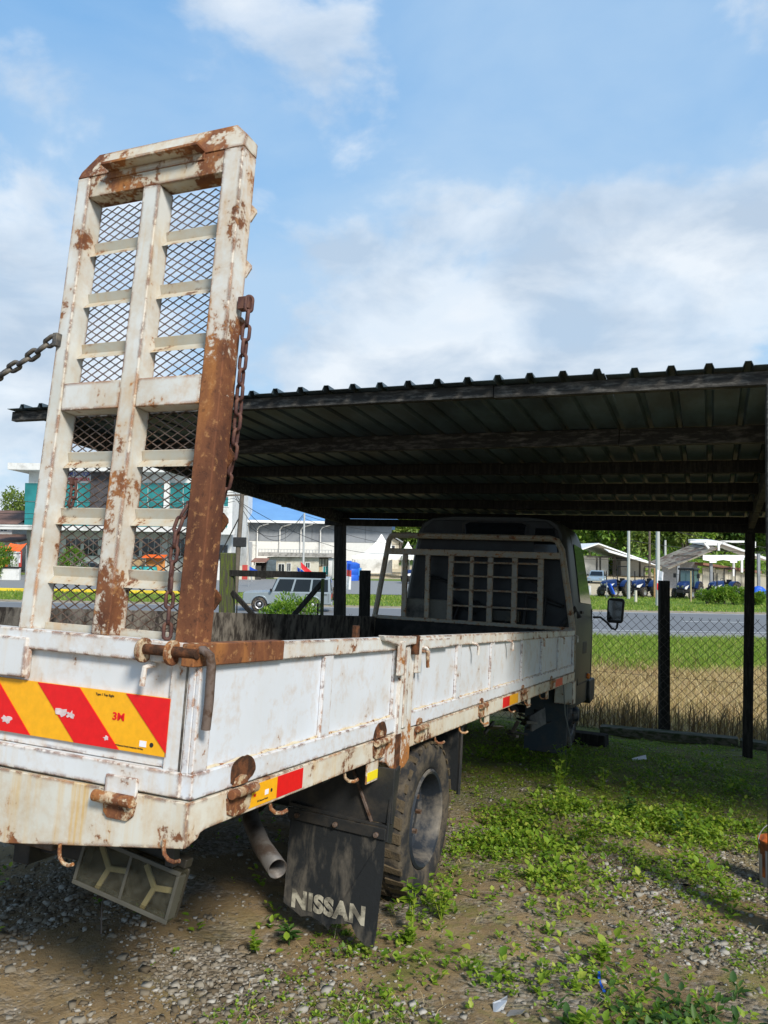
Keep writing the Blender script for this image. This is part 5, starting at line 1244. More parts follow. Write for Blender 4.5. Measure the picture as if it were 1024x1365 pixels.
# --- blue-roofed warehouse
D = 104
o = bth('warehouse', 'long grey and white warehouse under a light blue metal roof', 'warehouse', D, 440)
x0, x1, zb_, zt = span(309, 512, 691, 775, D); ze = P(400, 694.5, D).z
x0 = P(309, 740, D).x; x1 = P(522, 740, D).x
zmid = P(400, 722, D).z
wbox(o, 'wall', WHITEW, x0, x1, D, D + 26, gz(x0, D) - .3, zmid)
for k in range(6):
    a = x0 + (x1 - x0) * k / 6; b = x0 + (x1 - x0) * (k + 1) / 6
    wbox(o, 'cladding_panel', GREYW, a + .02, b - .02, D - .05, D + 26, zmid + .01, ze - .02)
rf = MB(); rise = 5.2
rf.prism([(x0 - .8, D - 1.2, ze - .05), (x0 - .8, D + 13, ze + rise), (x0 - .8, D + 27.2, ze - .05), (x0 - .8, D + 27.2, ze - .25), (x0 - .8, D + 13, ze + rise - .2), (x0 - .8, D - 1.2, ze - .25)], (x1 - x0 + 1.6, 0, 0)); rf.build('roof', BLUEROOF, o, o.location)
MB().box(x0 - .9, x0 + 15, D + 9, D + 17, ze + rise - .6, ze + rise + .9).build('roof_vent', DEEPBLUE, o, o.location)
MB().box(x0 - .8, x1 + .8, D - 1.5, D - 1.2, ze - .35, ze - .02).build('gutter', WHITEP, o, o.location)
for px in (343, 373, 401, 427):
    p = P(px, 740, D); MB().tube([(p.x + 1.6, D - 1.3, ze - .45), (p.x + .3, D - .5, ze - .8), (p.x, D - .3, ze - 1.2), (p.x, D - .25, gz(p.x, D) + .4)], .085, 8).build('downpipe', WHITEP, o, o.location, smooth=True)
X0, X1, Z0_, Z1_ = span(317, 336, 722, 765, D); wbox(o, 'roller_door', GREYROOF, X0, X1, D - .06, D + .1, gz(X0, D), Z1_)
# --- guard house with flat roof
D = 86
o = bth('guard_house', 'small pale flat-roofed guard house in front of the warehouse', 'building', D, 400)
x0, x1, zb_, zt = span(356, 425, 743, 776, D); wbox(o, 'wall', CREAMW, x0, x1, D, D + 6, gz(x0, D) - .3, zt)
X0, X1, Z0_, Z1_ = span(345, 446, 737, 742, D); wbox(o, 'roof_slab', CONC, X0, X1, D - .6, D + 7, Z0_, Z1_)
for a, b, t, u in ((371.5, 379, 752, 761.5), (383, 387.5, 751, 761), (408, 413, 750, 757)):
    X0, X1, Z0_, Z1_ = span(a, b, t, u, D); framed_window(o, X0, X1, Z0_, Z1_, D)
X0, X1, Z0_, Z1_ = span(354, 369, 746, 768, D); wbox(o, 'dark_screen', plain('screen_grey', (.10, .13, .15), .5), X0, X1, D - .6, D - .5, Z0_, Z1_)
X0, X1, Z0_, Z1_ = span(424, 438, 743, 770, D); wbox(o, 'side_room', plain('tan_wall', (.45, .34, .22), .8), X0, X1, D + .5, D + 5, Z0_ - .4, Z1_)
for k in range(3):
    X0, X1, Z0_, Z1_ = span(425 + k * 4, 428.5 + k * 4, 745, 754, D); framed_window(o, X0, X1, Z0_, Z1_, D + .49, CREAMW, TIMBER, 1)
X0, X1, Z0_, Z1_ = span(430.5, 437, 755, 766, D); framed_window(o, X0, X1, Z0_, Z1_, D + .49, TEALG)
X0, X1, Z0_, Z1_ = span(438, 443, 744, 770, D); wbox(o, 'end_pier', WHITEW, X0, X1, D - .2, D + 5, Z0_ - .4, Z1_)
r = MB()
for k in range(24):
    p = P(346 + k * 4.2, 732, D); r.cyl((p.x, D - .5, P(380, 737, D).z), (p.x, D - .5, P(380, 732.5, D).z), .03, 5)
r.beam((P(346, 733, D).x, D - .5, P(380, 732.5, D).z), (P(443, 733, D).x, D - .5, P(380, 732.5, D).z), .05, .05); r.build('roof_railing', CHROME, o, o.location)
# rusted sheet fence
D = 82
o = bth('sheet_fence', 'fence of cream and red metal sheets left of the guard house', 'fence', D, 325)
for k, (a, b, mt) in enumerate(((297, 300, REDS), (300.4, 315, CREAMW), (315.4, 322.5, CREAMW), (322.9, 330, REDS), (330.4, 340, CREAMW), (340.4, 348, TIMBER))):
    X0, X1, Z0_, Z1_ = span(a, b, 753 + (k % 3) * .6, 774, D); wbox(o, 'sheet_panel', mt, X0, X1, D, D + .05, gz(X0, D) - .1, Z1_)
X0, X1, Z0_, Z1_ = span(341, 355, 745, 772, 84); o = bth('lean_to_shed', 'dark open lean-to shed beside the guard house', 'shed', 84, 348)
MB().box(X0, X1, 84, 84.1, gz(X0, 84), Z1_ - .4).build('back_wall', DARKW, o, o.location); MB().prism([(X0 - .3, 82.5, Z1_ - .35), (X0 - .3, 85, Z1_), (X0 - .3, 85, Z1_ + .08), (X0 - .3, 82.5, Z1_ - .27)], (X1 - X0 + .5, 0, 0)).build('roof', RUSTROOF, o, o.location)
MB().box(X0, X0 + .1, 82.6, 82.7, gz(X0, 84), Z1_ - .3).build('post', TIMBER, o, o.location)

# --- blue water tank and bin
D = 84; p = P(465, 772, D)
o = thing('water_tank', 'round bright blue plastic water tank beyond the carport post', 'tank', (p.x, D, gz(p.x, D)))
h = P(465, 749, D).z - o.location.z; b = MB(); b.lathe([(.001, 0), (1.15, .02), (1.2, h * .3), (1.16, h * .33), (1.2, h * .36), (1.2, h * .62), (1.16, h * .65), (1.2, h * .68), (1.18, h * .9), (.8, h * .98), (.3, h), (.001, h)], 24, MZ); b.build('shell', DEEPBLUE, o, smooth=True)
b = MB(); b.cyl((0, 0, h - .02), (0, 0, h + .12), .3, 14); b.build('lid', DEEPBLUE, o)
X0, X1, Z0_, Z1_ = span(472, 482, 757, 765, D); o = thing('blue_crate', 'flat light blue crate next to the water tank', 'crate', ((X0 + X1) / 2, D, gz(X0, D)))
MB().box(X0, X1, D - .5, D + .5, gz(X0, D) + .55, Z1_).build('crate_body', plain('light_blue', (.06, .25, .55), .5), o, o.location, .05); MB().box(X0 + .1, X1 - .1, D - .4, D + .4, gz(X0, D) - .02, gz(X0, D) + .55).build('stand', TIMBER, o, o.location)
# --- white peaked tents
def tent(px0, px1, py_eave, py_peak, d, label, n=2):
    o = bth('peaked_tent', label, 'tent', d, (px0 + px1) / 2, 'white peaked tents across the road'); X0, X1, Z0_, Z1_ = span(px0, px1, py_peak, py_eave, d); cx = (X0 + X1) / 2; w = (X1 - X0) / 2
    b = MB(); N = 4; K = 9; rings = []
    for k in range(K):
        u = k / (K - 1); r_ = (1 - u); z = Z0_ + (Z1_ - Z0_) * (u ** 2.1); r_ = max(r_, .015); rings.append([(cx + sx * w * r_, d + sy * w * r_, z) for sx, sy in ((-1, -1), (1, -1), (1, 1), (-1, 1))])
    b.loft(rings, False); q = b.build('canopy', TENTM, o, o.location, smooth=False); s_ = q.modifiers.new('t', 'SOLIDIFY'); s_.thickness = .04
    b = MB(); 
    for k in range(10):
        a0 = cx - w + 2 * w * k / 10; a1 = cx - w + 2 * w * (k + 1) / 10; mz = Z0_ - .35; b.poly([(a0, d - w - .02, Z0_), (a1, d - w - .02, Z0_), (a1, d - w - .02, mz), ((a0 + a1) / 2, d - w - .02, mz - .12), (a0, d - w - .02, mz)])
    q = b.build('valance', TENTM, o, o.location); s_ = q.modifiers.new('t', 'SOLIDIFY'); s_.thickness = .02
    for sx in (-1, 1):
        for sy in (-1, 1): MB().cyl((cx + sx * w * .97, d + sy * w * .97, gz(cx, d) - .1), (cx + sx * w * .97, d + sy * w * .97, Z0_), .05, 6).build('pole', CHROME, o, o.location)
tent(471, 546, 741, 712, 96, 'white peaked tent with the taller point behind the rack end')
tent(522, 566, 742, 722, 104, 'lower white peaked tent half hidden by the truck cab')
tent(536, 600, 741, 716, 92, 'white peaked tent directly behind the truck cab')
# --- grey houses behind the tents
def gable_house(label, px0, px1, py_e, py_r, d, dep, wallm, roofm, grp='grey houses behind the tents'):
    o = bth('house', label, 'house', d, (px0 + px1) / 2, grp); X0, X1, Z0_, Z1_ = span(px0, px1, py_r, py_e, d); g_ = gz((X0 + X1) / 2, d) - .3
    MB().box(X0, X1, d, d + dep, g_, Z0_).build('wall', wallm, o, o.location)
    cx = (X0 + X1) / 2; MB().prism([(X0 + .01, d + .02, Z0_ + .01), (X1 - .01, d + .02, Z0_ + .01), (cx, d + .02, Z1_ - .1)], (0, dep - .04, 0)).build('gable', wallm, o, o.location)
    MB().prism([(X0 - .6, d - .6, Z0_ - .12), (cx, d - .6, Z1_), (X1 + .6, d - .6, Z0_ - .12), (X1 + .6, d - .6, Z0_ + .06), (cx, d - .6, Z1_ + .2), (X0 - .6, d - .6, Z0_ + .06)], (0, dep + 1.2, 0)).build('roof', roofm, o, o.location)
    w = (X1 - X0); 
    for k in (.25, .7): framed_window(o, X0 + w * k - .5, X0 + w * k + .5, Z0_ - 1.7, Z0_ - .6, d)
    return o
gable_house('dark grey gabled house just right of the warehouse end', 472, 505, 716, 706, 128, 14, GREYW, GREYROOF)
gable_house('paler grey gabled house behind the tent peaks', 500, 532, 722, 711, 122, 12, CREAMW, GREYROOF)
# --- white long shed to the right of the cab
D = 108
o = bth('white_shed', 'long white shed with a pale sheet roof right of the truck cab', 'shed', D, 820)
x0, x1, zb_, zt = span(700, 812, 741, 766, D); g_ = gz(x0, D) - .3
za, zc = P(790, 741, D).z, P(790, 727, D).z
wbox(o, 'wall', WHITEW, P(776, 750, D).x, P(811, 750, D).x, D, D + 10, g_, za)
wbox(o, 'wall', WHITEW, P(834, 750, D).x, P(866, 750, D).x, D + 2, D + 10, g_, P(850, 748, D).z)
xl, xp, xr = P(740, 740, D).x, P(790, 740, D).x, P(880, 740, D).x
zl, zp, zr_ = P(740, 736, D).z, P(786, 724, D).z, P(879, 757, D).z
rf = MB(); rf.prism([(xl, D - 3, zl - .6), (xp, D - 3, zp), (xr, D - 3, zr_), (xr, D - 3, zr_ - .15), (xp, D - 3, zp - .18), (xl, D - 3, zl - .75)], (0, 14, 0)); rf.build('roof', WHITEROOF, o, o.location)
MB().prism([(P(797, 736, D).x, D - 5.2, P(797, 735, D).z), (xr - .3, D - 5.2, zr_ - .05), (xr - .3, D - 3, zr_ + .05), (P(797, 736, D).x, D - 3, P(797, 734, D).z + .3)], (0, 0, -.1)).build('front_roof', WHITEROOF, o, o.location)
for px in (789, 793.5, 811, 813, 845):
    p = P(px, 750, D); MB().box(p.x - .1, p.x + .1, D - 2.6, D - 2.4, g_, P(px, 742, D).z).build('post', TIMBER, o, o.location)
MB().box(P(776, 742, D).x, P(812, 742, D).x, D - 2.55, D - 2.45, P(790, 742, D).z - .1, P(790, 742, D).z + .1).build('tie_beam', TIMBER, o, o.location)
# --- ruined shed behind the right tractors
D = 78
o = bth('open_shed', 'tumbledown open shed with white frame roof behind the two right tractors', 'shed', D, 960)
x0, x1, zb_, zt = span(937, 1005, 757, 795, D); g_ = gz(x0, D) - .3
for k in range(4):
    a = x0 + (x1 - x0) * k / 4; b = x0 + (x1 - x0) * (k + 1) / 4; MB().box(a + .02, b - .02, D, D + .2, g_, zt - .18 * k).build('wall_panel', CREAMW, o, o.location)
MB().prism([(x0 - .2, D - .6, P(945, 753, D).z), (x1 + .5, D - .6, P(1000, 764, D).z), (x1 + .5, D - .6, P(1000, 761, D).z), (x0 - .2, D - .6, P(945, 750, D).z)], (0, 4, 0)).build('low_roof', RUSTROOF, o, o.location)
# patched sheet roof on the left bay, rising to the right
for k in range(5):
    pa, pb = 881 + k * 13, 893.5 + k * 13; za_, zb2 = P(pa, 757 - k * 5.4, D).z, P(pb, 757 - (k + .96) * 5.4, D).z
    MB().prism([(P(pa, 750, D).x, D - 2, za_), (P(pb, 750, D).x, D - 2, zb2), (P(pb, 750, D).x, D - 2, zb2 - .12), (P(pa, 750, D).x, D - 2, za_ - .12)], (0, 5, .6)).build('roof_sheet', dirty('old_sheet_%d' % k, (.30, .27, .21), (.16, .10, .07), .5, .8, 1.2), o, o.location)
for px, t in ((895, 752), (938, 742), (1000, 738)):
    p = P(px, 770, D); MB().box(p.x - .12, p.x + .12, D - 1.9, D - 1.66, g_, P(px, t, D).z).build('post', GREYW, o, o.location)
MB().box(P(889, 742, D).x, P(938, 742, D).x, D - 1.9, D - 1.7, P(910, 742, D).z, P(910, 740, D).z).build('tie_beam', TIMBER, o, o.location)
MB().box(P(890, 750, D).x, P(938, 750, D).x, D + 1.5, D + 1.6, g_, P(910, 749, D).z).build('back_wall', plain('grey_sheet', (.42, .42, .45), .6), o, o.location)
# white steel frame and torn sheets on top
wf = [((920, 722), (992, 722)), ((939, 723), (945, 731)), ((958, 724), (958, 734)), ((963, 724), (1030, 748)), ((936, 742), (993, 742)), ((978, 742), (978, 768)), ((989, 742), (989, 763)), ((1006, 722), (1006, 730))]
for a, b in wf: MB().beam(P(*a, D - 1), P(*b, D - 1), .16, .2).build('roof_frame', WHITEP, o, o.location)
for k in range(6):
    a = 937 + k * 9.2; q = [P(a, 740, D - 2), P(a + 9, 740, D - 2), P(a + 9, 748 + 2.2 * math.sin(k * 2.1), D - 2.3), P(a, 748 + 2.2 * math.sin(k * 2.1 - .8), D - 2.3)]
    s_ = MB().poly(q).build('torn_sheet', WHITEROOF, o, o.location); mo = s_.modifiers.new('t', 'SOLIDIFY'); mo.thickness = .03
MB().prism([P(962, 724, D), P(1032, 746, D), P(1032, 750, D), P(985, 733, D)], (0, 6, .5)).build('side_roof', WHITEROOF, o, o.location)
MB().prism([P(938, 722, D), P(965, 722, D), P(960, 727, D), P(939, 727, D)], (0, 4, .3)).build('torn_sheet', WHITEROOF, o, o.location)

# --- tractors
def tractor(label, pos, yaw, cabin=False):
    M = Matrix.Rotation(yaw, 3, 'Z'); o = thing('tractor', label, 'tractor', pos, M, 'blue tractors parked across the road')
    # local: +Y is the nose
    b = lambda mb, n, m, bev=.02, par=o, sm=False: mb.build(n, m, par, (0, 0, 0), bev, sm)
    hd = MB(); hd.loft([[(-.30, y, z0), (.30, y, z0), (.33, y, z0 + .3 * k), (.26, y, z1), (-.26, y, z1), (-.33, y, z0 + .3 * k)] for y, z0, z1, k in ((.35, .85, 1.46, 1), (1.2, .85, 1.42, 1), (1.62, .82, 1.30, 1), (1.74, .84, 1.15, .8))]); hood = b(hd, 'hood', TRBLUE, .04)
    for s_ in (-1, 1):
        b(MB().prism([(s_ * .335, .7, 1.15), (s_ * .335, 1.65, 1.0), (s_ * .335, 1.70, .84), (s_ * .335, 1.25, .80)], (s_ * .012, 0, 0)), 'side_stripe', WHITEP, 0, hood)
        b(MB().cyl((s_ * .18, 1.70, 1.06), (s_ * .18, 1.775, 1.04), .085, 12), 'headlight', CHROME, 0, hood)
    b(MB().box(-.16, .16, 1.70, 1.765, .86, .98), 'grille', TRBLACK, .01, hood)
    b(MB().box(-.22, .22, .2, 1.65, .50, .84), 'engine', TRBLACK, .03)
    b(MB().box(-.30, .30, 1.72, 1.95, .52, .78), 'front_weight', TRBLACK, .03)
    b(MB().box(-.26, .26, -.75, .35, .45, .95), 'gearbox', TRBLACK, .03)
    def whl(x, y, r, w, nm):
        M0 = Matrix.Translation((x, y, r)); t = MB(); t.lathe([(r * .5, w / 2 - .03), (r * .62, w / 2), (r * .88, w / 2 - .01), (r, w / 2 - .06), (r, -w / 2 + .06), (r * .88, -w / 2 + .01), (r * .62, -w / 2), (r * .5, -w / 2 + .03)], 28, M0)
        wh = t.build(nm, TYRE, o, smooth=True); rm = MB(); rm.lathe([(.001, .04), (r * .2, .05), (r * .42, -.02), (r * .5, w / 2 - .03), (r * .52, w / 2 - .03), (r * .5, -w / 2 + .03), (.001, -.03)], 24, M0); rm.build('rim', CHROME if not cabin else GREYW, wh, smooth=True)
        lg = MB()
        for k in range(18):
            a = 2 * math.pi * k / 18
            for s2 in (-1, 1):
                p = [M0 @ Vector((hh, rr * math.cos(aa), rr * math.sin(aa))) for hh, rr, aa in ((0, r, a), (0, r, a + .12), (s2 * w / 2 * .95, r * .97, a + .3), (s2 * w / 2 * .95, r * .97, a + .18))]
                c_ = M0 @ Vector((0, 0, 0)); e = [(q - Vector((q.x, c_.y, c_.z))).normalized() * .035 for q in p]; lg.add(p + [q + k_ for q, k_ in zip(p, e)], [(0, 1, 2, 3), (7, 6, 5, 4), (0, 4, 5, 1), (1, 5, 6, 2), (2, 6, 7, 3), (3, 7, 4, 0)])
        lg.build('tread', TYRE, wh)
    for s_ in (-1, 1): whl(s_ * .72, -.55, .66, .42, 'rear_wheel'); whl(s_ * .68, 1.15, .42, .28, 'front_wheel')
    for s_ in (-1, 1):
        f = MB(); rr = .74; ar = [(-.55 + rr * math.cos(a), .66 + rr * math.sin(a)) for a in np.linspace(.3, 2.5, 8)]
        for (y0, z0), (y1, z1) in zip(ar[:-1], ar[1:]): f.add([(s_ * .42, y0, z0), (s_ * .86, y0, z0), (s_ * .86, y1, z1), (s_ * .42, y1, z1), (s_ * .42, y0, z0 + .04), (s_ * .86, y0, z0 + .04), (s_ * .86, y1, z1 + .04), (s_ * .42, y1, z1 + .04)], [(0, 1, 2, 3), (7, 6, 5, 4), (0, 4, 5, 1), (1, 5, 6, 2), (2, 6, 7, 3), (3, 7, 4, 0)])
        f.build('fender', TRBLUE, o)
    st = MB(); st.box(-.24, .24, -.72, -.25, 1.0, 1.12); st.box(-.24, .24, -.80, -.70, 1.1, 1.55); b(st, 'seat', TRBLACK, .03)
    c = MB(); c.tube([(0, .38, 1.1), (0, .15, 1.5)], .025, 6); c.tube([(.19 * math.cos(a), .14 + .08 * math.sin(a) * 1.6, 1.5 + .17 * math.sin(a)) for a in np.linspace(0, 6.28, 13)], .02, 6); c.build('steering_wheel', TRBLACK, o)
    b(MB().cyl((.30, .95, 1.35), (.30, .95, 2.15), .045, 8), 'exhaust_stack', TRBLACK, 0)
    if cabin:
        cm = MB(); fr = [((-.62, .35, .95), (-.55, .25, 2.35)), ((.62, .35, .95), (.55, .25, 2.35)), ((-.62, -.85, 1.2), (-.55, -.8, 2.35)), ((.62, -.85, 1.2), (.55, -.8, 2.35))]
        for a, c_ in fr: cm.beam(a, c_, .07, .07)
        b(cm, 'cab_frame', TRBLACK, .01); b(MB().box(-.68, .68, -.95, .40, 2.34, 2.52), 'cab_roof', TRBLACK, .05)
        GL = glassy('tractor_glass', (.10, .18, .18), .1)
        b(MB().prism([(-.56, .33, 1.0), (.56, .33, 1.0), (.50, .245, 2.32), (-.50, .245, 2.32)], (0, -.01, 0)), 'windscreen', GL, 0)
        for s_ in (-1, 1): b(MB().prism([(s_ * .60, .30, 1.0), (s_ * .60, -.82, 1.25), (s_ * .545, -.78, 2.32), (s_ * .545, .22, 2.32)], (-s_ * .01, 0, 0)), 'side_glass', GL, 0)
        for s_ in (-1, 1): b(MB().box(s_ * .95 - .12, s_ * .95 + .12, .30, .34, 1.7, 2.05), 'mirror', TRBLACK, .02); b(MB().beam((s_ * .6, .3, 1.95), (s_ * .92, .32, 1.95), .025, .025), 'mirror_arm', TRBLACK, 0)
    else:
        c = MB(); c.tube([(-.52, -.80, .9), (-.52, -.82, 2.42), (-.45, -.82, 2.52), (.45, -.82, 2.52), (.52, -.82, 2.42), (.52, -.80, .9)], .045, 8); c.build('roll_bar', TRBLACK, o, smooth=True)
    return o
def trac(label, px, py, yaw, cabin=False):
    r = ray(px, py); d = -3.5 / r.z
    for _ in range(4): p = CAM + r * (d / r.y) if False else P(px, py, d); d = d * (CAM.z - gz(p.x, d)) / (CAM.z - p.z)
    return tractor(label, (P(px, py, d).x, d, gz(P(px, py, d).x, d)), yaw, cabin)
trac('leftmost blue tractor of the right-hand row, behind the blue flag', 822, 795.5, rad(126))
trac('second blue tractor, between the two grey poles', 859, 795.5, rad(130))
trac('blue tractor with closed cabin under the open shed', 917, 798, rad(140), True)
trac('rightmost blue tractor standing before the cream wall', 965, 797, rad(122))
trac('single blue tractor parked before the white tents', 557, 778, rad(122))
# --- cars
def car(name, label, pos, yaw, paint, L=4.3, W=1.7, H=1.45, suv=False, clear=.3, cat='car'):
    M = Matrix.Rotation(yaw, 3, 'Z'); o = thing(name, label, cat, pos, M)
    # local +X is the nose
    h = L / 2; bl = H * .56
    if suv: low = [(-h, clear), (h - .1, clear), (h, clear + .25), (h - .02, bl - .06), (h - .12, bl), (h * .36, bl + .04), (-h, bl + .04)]
    else: low = [(-h + .05, clear - .05), (h - .15, clear - .05), (h, clear + .12), (h - .04, bl - .22), (h - .25, bl - .12), (h * .35, bl), (-h * .62, bl + .02), (-h + .1, bl - .05), (-h, clear + .2)]
    b = MB(); b.prism([(x, -W / 2, z) for x, z in low], (0, W, 0)); body = b.build('body', paint, o, (0, 0, 0), .06)
    if suv: top = [(h * .36, bl + .02), (h * .22, H - .06), (h * .16, H), (-h + .08, H), (-h + .02, bl + .02)]
    else: top = [(h * .38, bl - .03), (h * .1, H - .04), (-.1, H), (-h * .4, H - .04), (-h * .72, bl)]
    b = MB(); rings = []
    for s_, k in ((-1, 1.0), (1, 1.0)): pass
    n_ = len(top); tv = [(x, -W / 2 * (.97 if z < bl + .1 else .86), z) for x, z in top] + [(x, W / 2 * (.97 if z < bl + .1 else .86), z) for x, z in top]
    b.v += tv; b.f += [tuple(range(n_)), tuple(range(n_, 2 * n_))[::-1]] + [(i, (i + 1) % n_, n_ + (i + 1) % n_, n_ + i) for i in range(n_)]
    roof = b.build('cabin', paint, o, (0, 0, 0), .05)
    zlo, zhi = bl + .06, H - .12
    def sx(z): t = (z - bl) / (H - bl); return W / 2 * (.97 + (.86 - .97) * t) + .012
    xf = (h * .36 - .12, h * .22 - .06) if suv else (h * .30, h * .08); xr = (-h + .12, -h + .14) if suv else (-h * .62, -h * .40)
    cuts = 3 if suv else 2
    for s_ in (-1, 1):
        for k in range(cuts):
            u0, u1 = k / cuts + .018, (k + 1) / cuts - .018
            f0 = xf[0] + (xr[0] - xf[0]) * u0; f1 = xf[0] + (xr[0] - xf[0]) * u1; g0 = xf[1] + (xr[1] - xf[1]) * u0; g1 = xf[1] + (xr[1] - xf[1]) * u1
            MB().prism([(f0, s_ * sx(zlo), zlo), (f1, s_ * sx(zlo), zlo), (g1, s_ * sx(zhi), zhi), (g0, s_ * sx(zhi), zhi)], (0, -s_ * .02, 0)).build('side_window', GLASSD, roof)
            MB().beam((f1 - .02, s_ * (W / 2 + .003), bl - .03), (f1 - .02, s_ * (W / 2 + .003), clear + .12), .012, .012).build('door_seam', BLACKW, body)
            MB().box(f1 + .04, f1 + .2, s_ * W / 2 - .015, s_ * W / 2 + .02, bl - .12, bl - .08).build('door_handle', BLACKW, body)
    fx0, fx1 = top[0][0], top[1][0]
    MB().prism([(fx0 - .02, -W * .42, bl + .08), (fx0 - .02, W * .42, bl + .08), (fx1 + .04, W * .37, H - .12), (fx1 + .04, -W * .37, H - .12)], (.03, 0, .01)).build('windscreen', GLASSD, roof)
    MB().prism([(-h + .0 if suv else -h * .69, -W * .40, bl + .1), (-h + .0 if suv else -h * .69, W * .40, bl + .1), (top[-2][0] - .02, W * .36, H - .12), (top[-2][0] - .02, -W * .36, H - .12)], (-.03, 0, .01)).build('rear_window', GLASSD, roof)
    R_ = .40 if suv else .31; wx = (h * .62, -h * .58)
    for x in wx:
        for s_ in (-1, 1):
            M0 = Matrix.Translation((x, s_ * (W / 2 - .08), R_)) @ Matrix.Rotation(s_ * math.pi / 2, 4, 'Z')
            t = MB(); t.lathe([(R_ * .58, .1), (R_ * .8, .115), (R_ * .97, .09), (R_, .05), (R_, -.09), (R_ * .6, -.1)], 24, M0); w = t.build('wheel', TYRE, o, smooth=True)
            t = MB(); t.lathe([(.001, .10), (R_ * .2, .10), (R_ * .3, .07), (R_ * .5, .08), (R_ * .6, .11), (R_ * .58, -.05), (.001, -.02)], 18, M0); t.build('rim', CHROME, w, smooth=True)
            ar = MB(); pts = [(x + (R_ + .09) * math.cos(a), s_ * (W / 2 + .02), R_ + (R_ + .09) * math.sin(a)) for a in np.linspace(.1, math.pi - .1, 9)]; ar.tube(pts, .05, 6); ar.build('wheel_arch', paint, body, smooth=True)
            ar = MB(); pts = [(x + (R_ + .045) * math.cos(a), s_ * (W / 2 + .006), R_ + (R_ + .045) * math.sin(a)) for a in np.linspace(0, 2 * math.pi, 20)]; ar.poly(pts); ar.build('wheel_well', BLACKW, body)
    for s_ in (-1, 1):
        MB().box(h - .06, h + .012, s_ * W * .36 - .13, s_ * W * .36 + .13, bl - .30, bl - .16).build('headlight', CHROME, body, (0, 0, 0), .02)
        MB().box(-h - .012, -h + .05, s_ * W * .42 - .07, s_ * W * .42 + .07, bl - .34, bl - .1).build('tail_light', RED, body, (0, 0, 0), .01)
        MB().box(h * .33, h * .38, s_ * (W / 2 + .12) - .1, s_ * (W / 2 + .12) + .1, bl + .04, bl + .2).build('wing_mirror', BLACKW, body, (0, 0, 0), .02)
    MB().box(h - .02, h + .08, -W / 2, W / 2, clear - .02, clear + .16).build('bumper', CHROME if suv else paint, body, (0, 0, 0), .03); MB().box(-h - .08, -h + .02, -W / 2, W / 2, clear - .02, clear + .16).build('bumper', CHROME if suv else paint, body, (0, 0, 0), .03)
    if suv:
        t = MB(); t.lathe([(.001, .1), (.2, .11), (.24, .09), (.36, .10), (.38, .05), (.38, -.1), (.001, -.1)], 22, Matrix.Translation((-h - .16, .25, 1.0)) @ Matrix.Rotation(math.pi, 4, 'Z')); t.build('spare_wheel', TYRE, body, smooth=True)
        MB().box(h * .18, h * .18 + .14, -W / 2 - .006, -W / 2 + .002, clear + .35, clear + .56).build('door_crest', BROWNROOF, body); MB().box(-h * .9, h * .9, -W / 2 - .012, -W / 2, bl - .16, bl - .12).build('side_moulding', CHROME, body)
    return o
pj = P(384, 811, 44.2); car('offroad_car', 'silver boxy off-road car driving along the road behind the gate', (pj.x, 44.2, Z0 + .02), math.pi + rad(2), SILVER, 4.9, 1.78, 1.93, True, .42)
pc = P(796, 783, 88); car('parked_car', 'silver blue hatchback parked left of the leftmost tractor', (pc.x, 88, gz(pc.x, 88)), math.pi * 1.38, plain('pale_blue_paint', (.28, .36, .42), .3, .3, var=.05), 4.0, 1.65, 1.42)
pc = P(288, 769, 86); car('parked_car', 'white van-like car parked at the foot of the narrow white block', (pc.x, 80, gz(pc.x, 80) + .2), math.pi * 1.42, WHITEP, 4.1, 1.65, 1.5)
pc = P(115, 760, 80); car('parked_car', 'dark grey car parked under the office canopy beside the palm bush', (pc.x, 80, gz(pc.x, 80) + .2), math.pi * 1.1, plain('dark_paint', (.07, .09, .11), .3, .2, var=.05), 4.3, 1.7, 1.5)
# umbrellas/teal drums under the office canopy
for i, px in enumerate((180, 200)):
    p = P(px, 757, 82); o = thing('teal_drum', ('left' if i == 0 else 'right') + ' one of two round teal tubs in front of the office block', 'tub', (p.x, 82, gz(p.x, 82) + .25), None, 'teal tubs at the office'); b = MB(); b.lathe([(.001, 0), (.62, .02), (.78, .55), (.70, .95), (.001, 1.0)], 18, MZ); b.build('tub_body', plain('teal_plastic', (.06, .42, .42), .5), o, smooth=True); b = MB(); b.lathe([(.001, .99), (.73, .94), (.74, 1.0), (.001, 1.06)], 18, MZ); b.build('lid', TEALG, o, smooth=True)
p = P(206, 748, 83); o = thing('orange_stall', 'small orange stall front beside the teal tubs', 'stall', (p.x, 83, gz(p.x, 83) + .2)); MB().box(-1.0, 1.0, .3, .5, 0, 1.9).build('panel', plain('faded_orange', (.66, .26, .07), .7), o); MB().prism([(-1.2, -.5, 1.9), (1.2, -.5, 1.9), (1.2, .6, 2.2), (-1.2, .6, 2.2)], (0, 0, .06)).build('awning', TARPOR, o)
p = P(176, 744, 84); o = thing('tan_panel', 'tan boarded panel left of the orange stall', 'panel', (p.x, 84, gz(p.x, 84) + .2)); MB().box(-1.3, 1.3, .3, .4, .0, 1.7).build('boarding', plain('tan_board', (.40, .27, .14), .8), o); MB().box(-1.35, 1.35, .26, .42, 1.7, 1.78).build('top_rail', TIMBER, o)

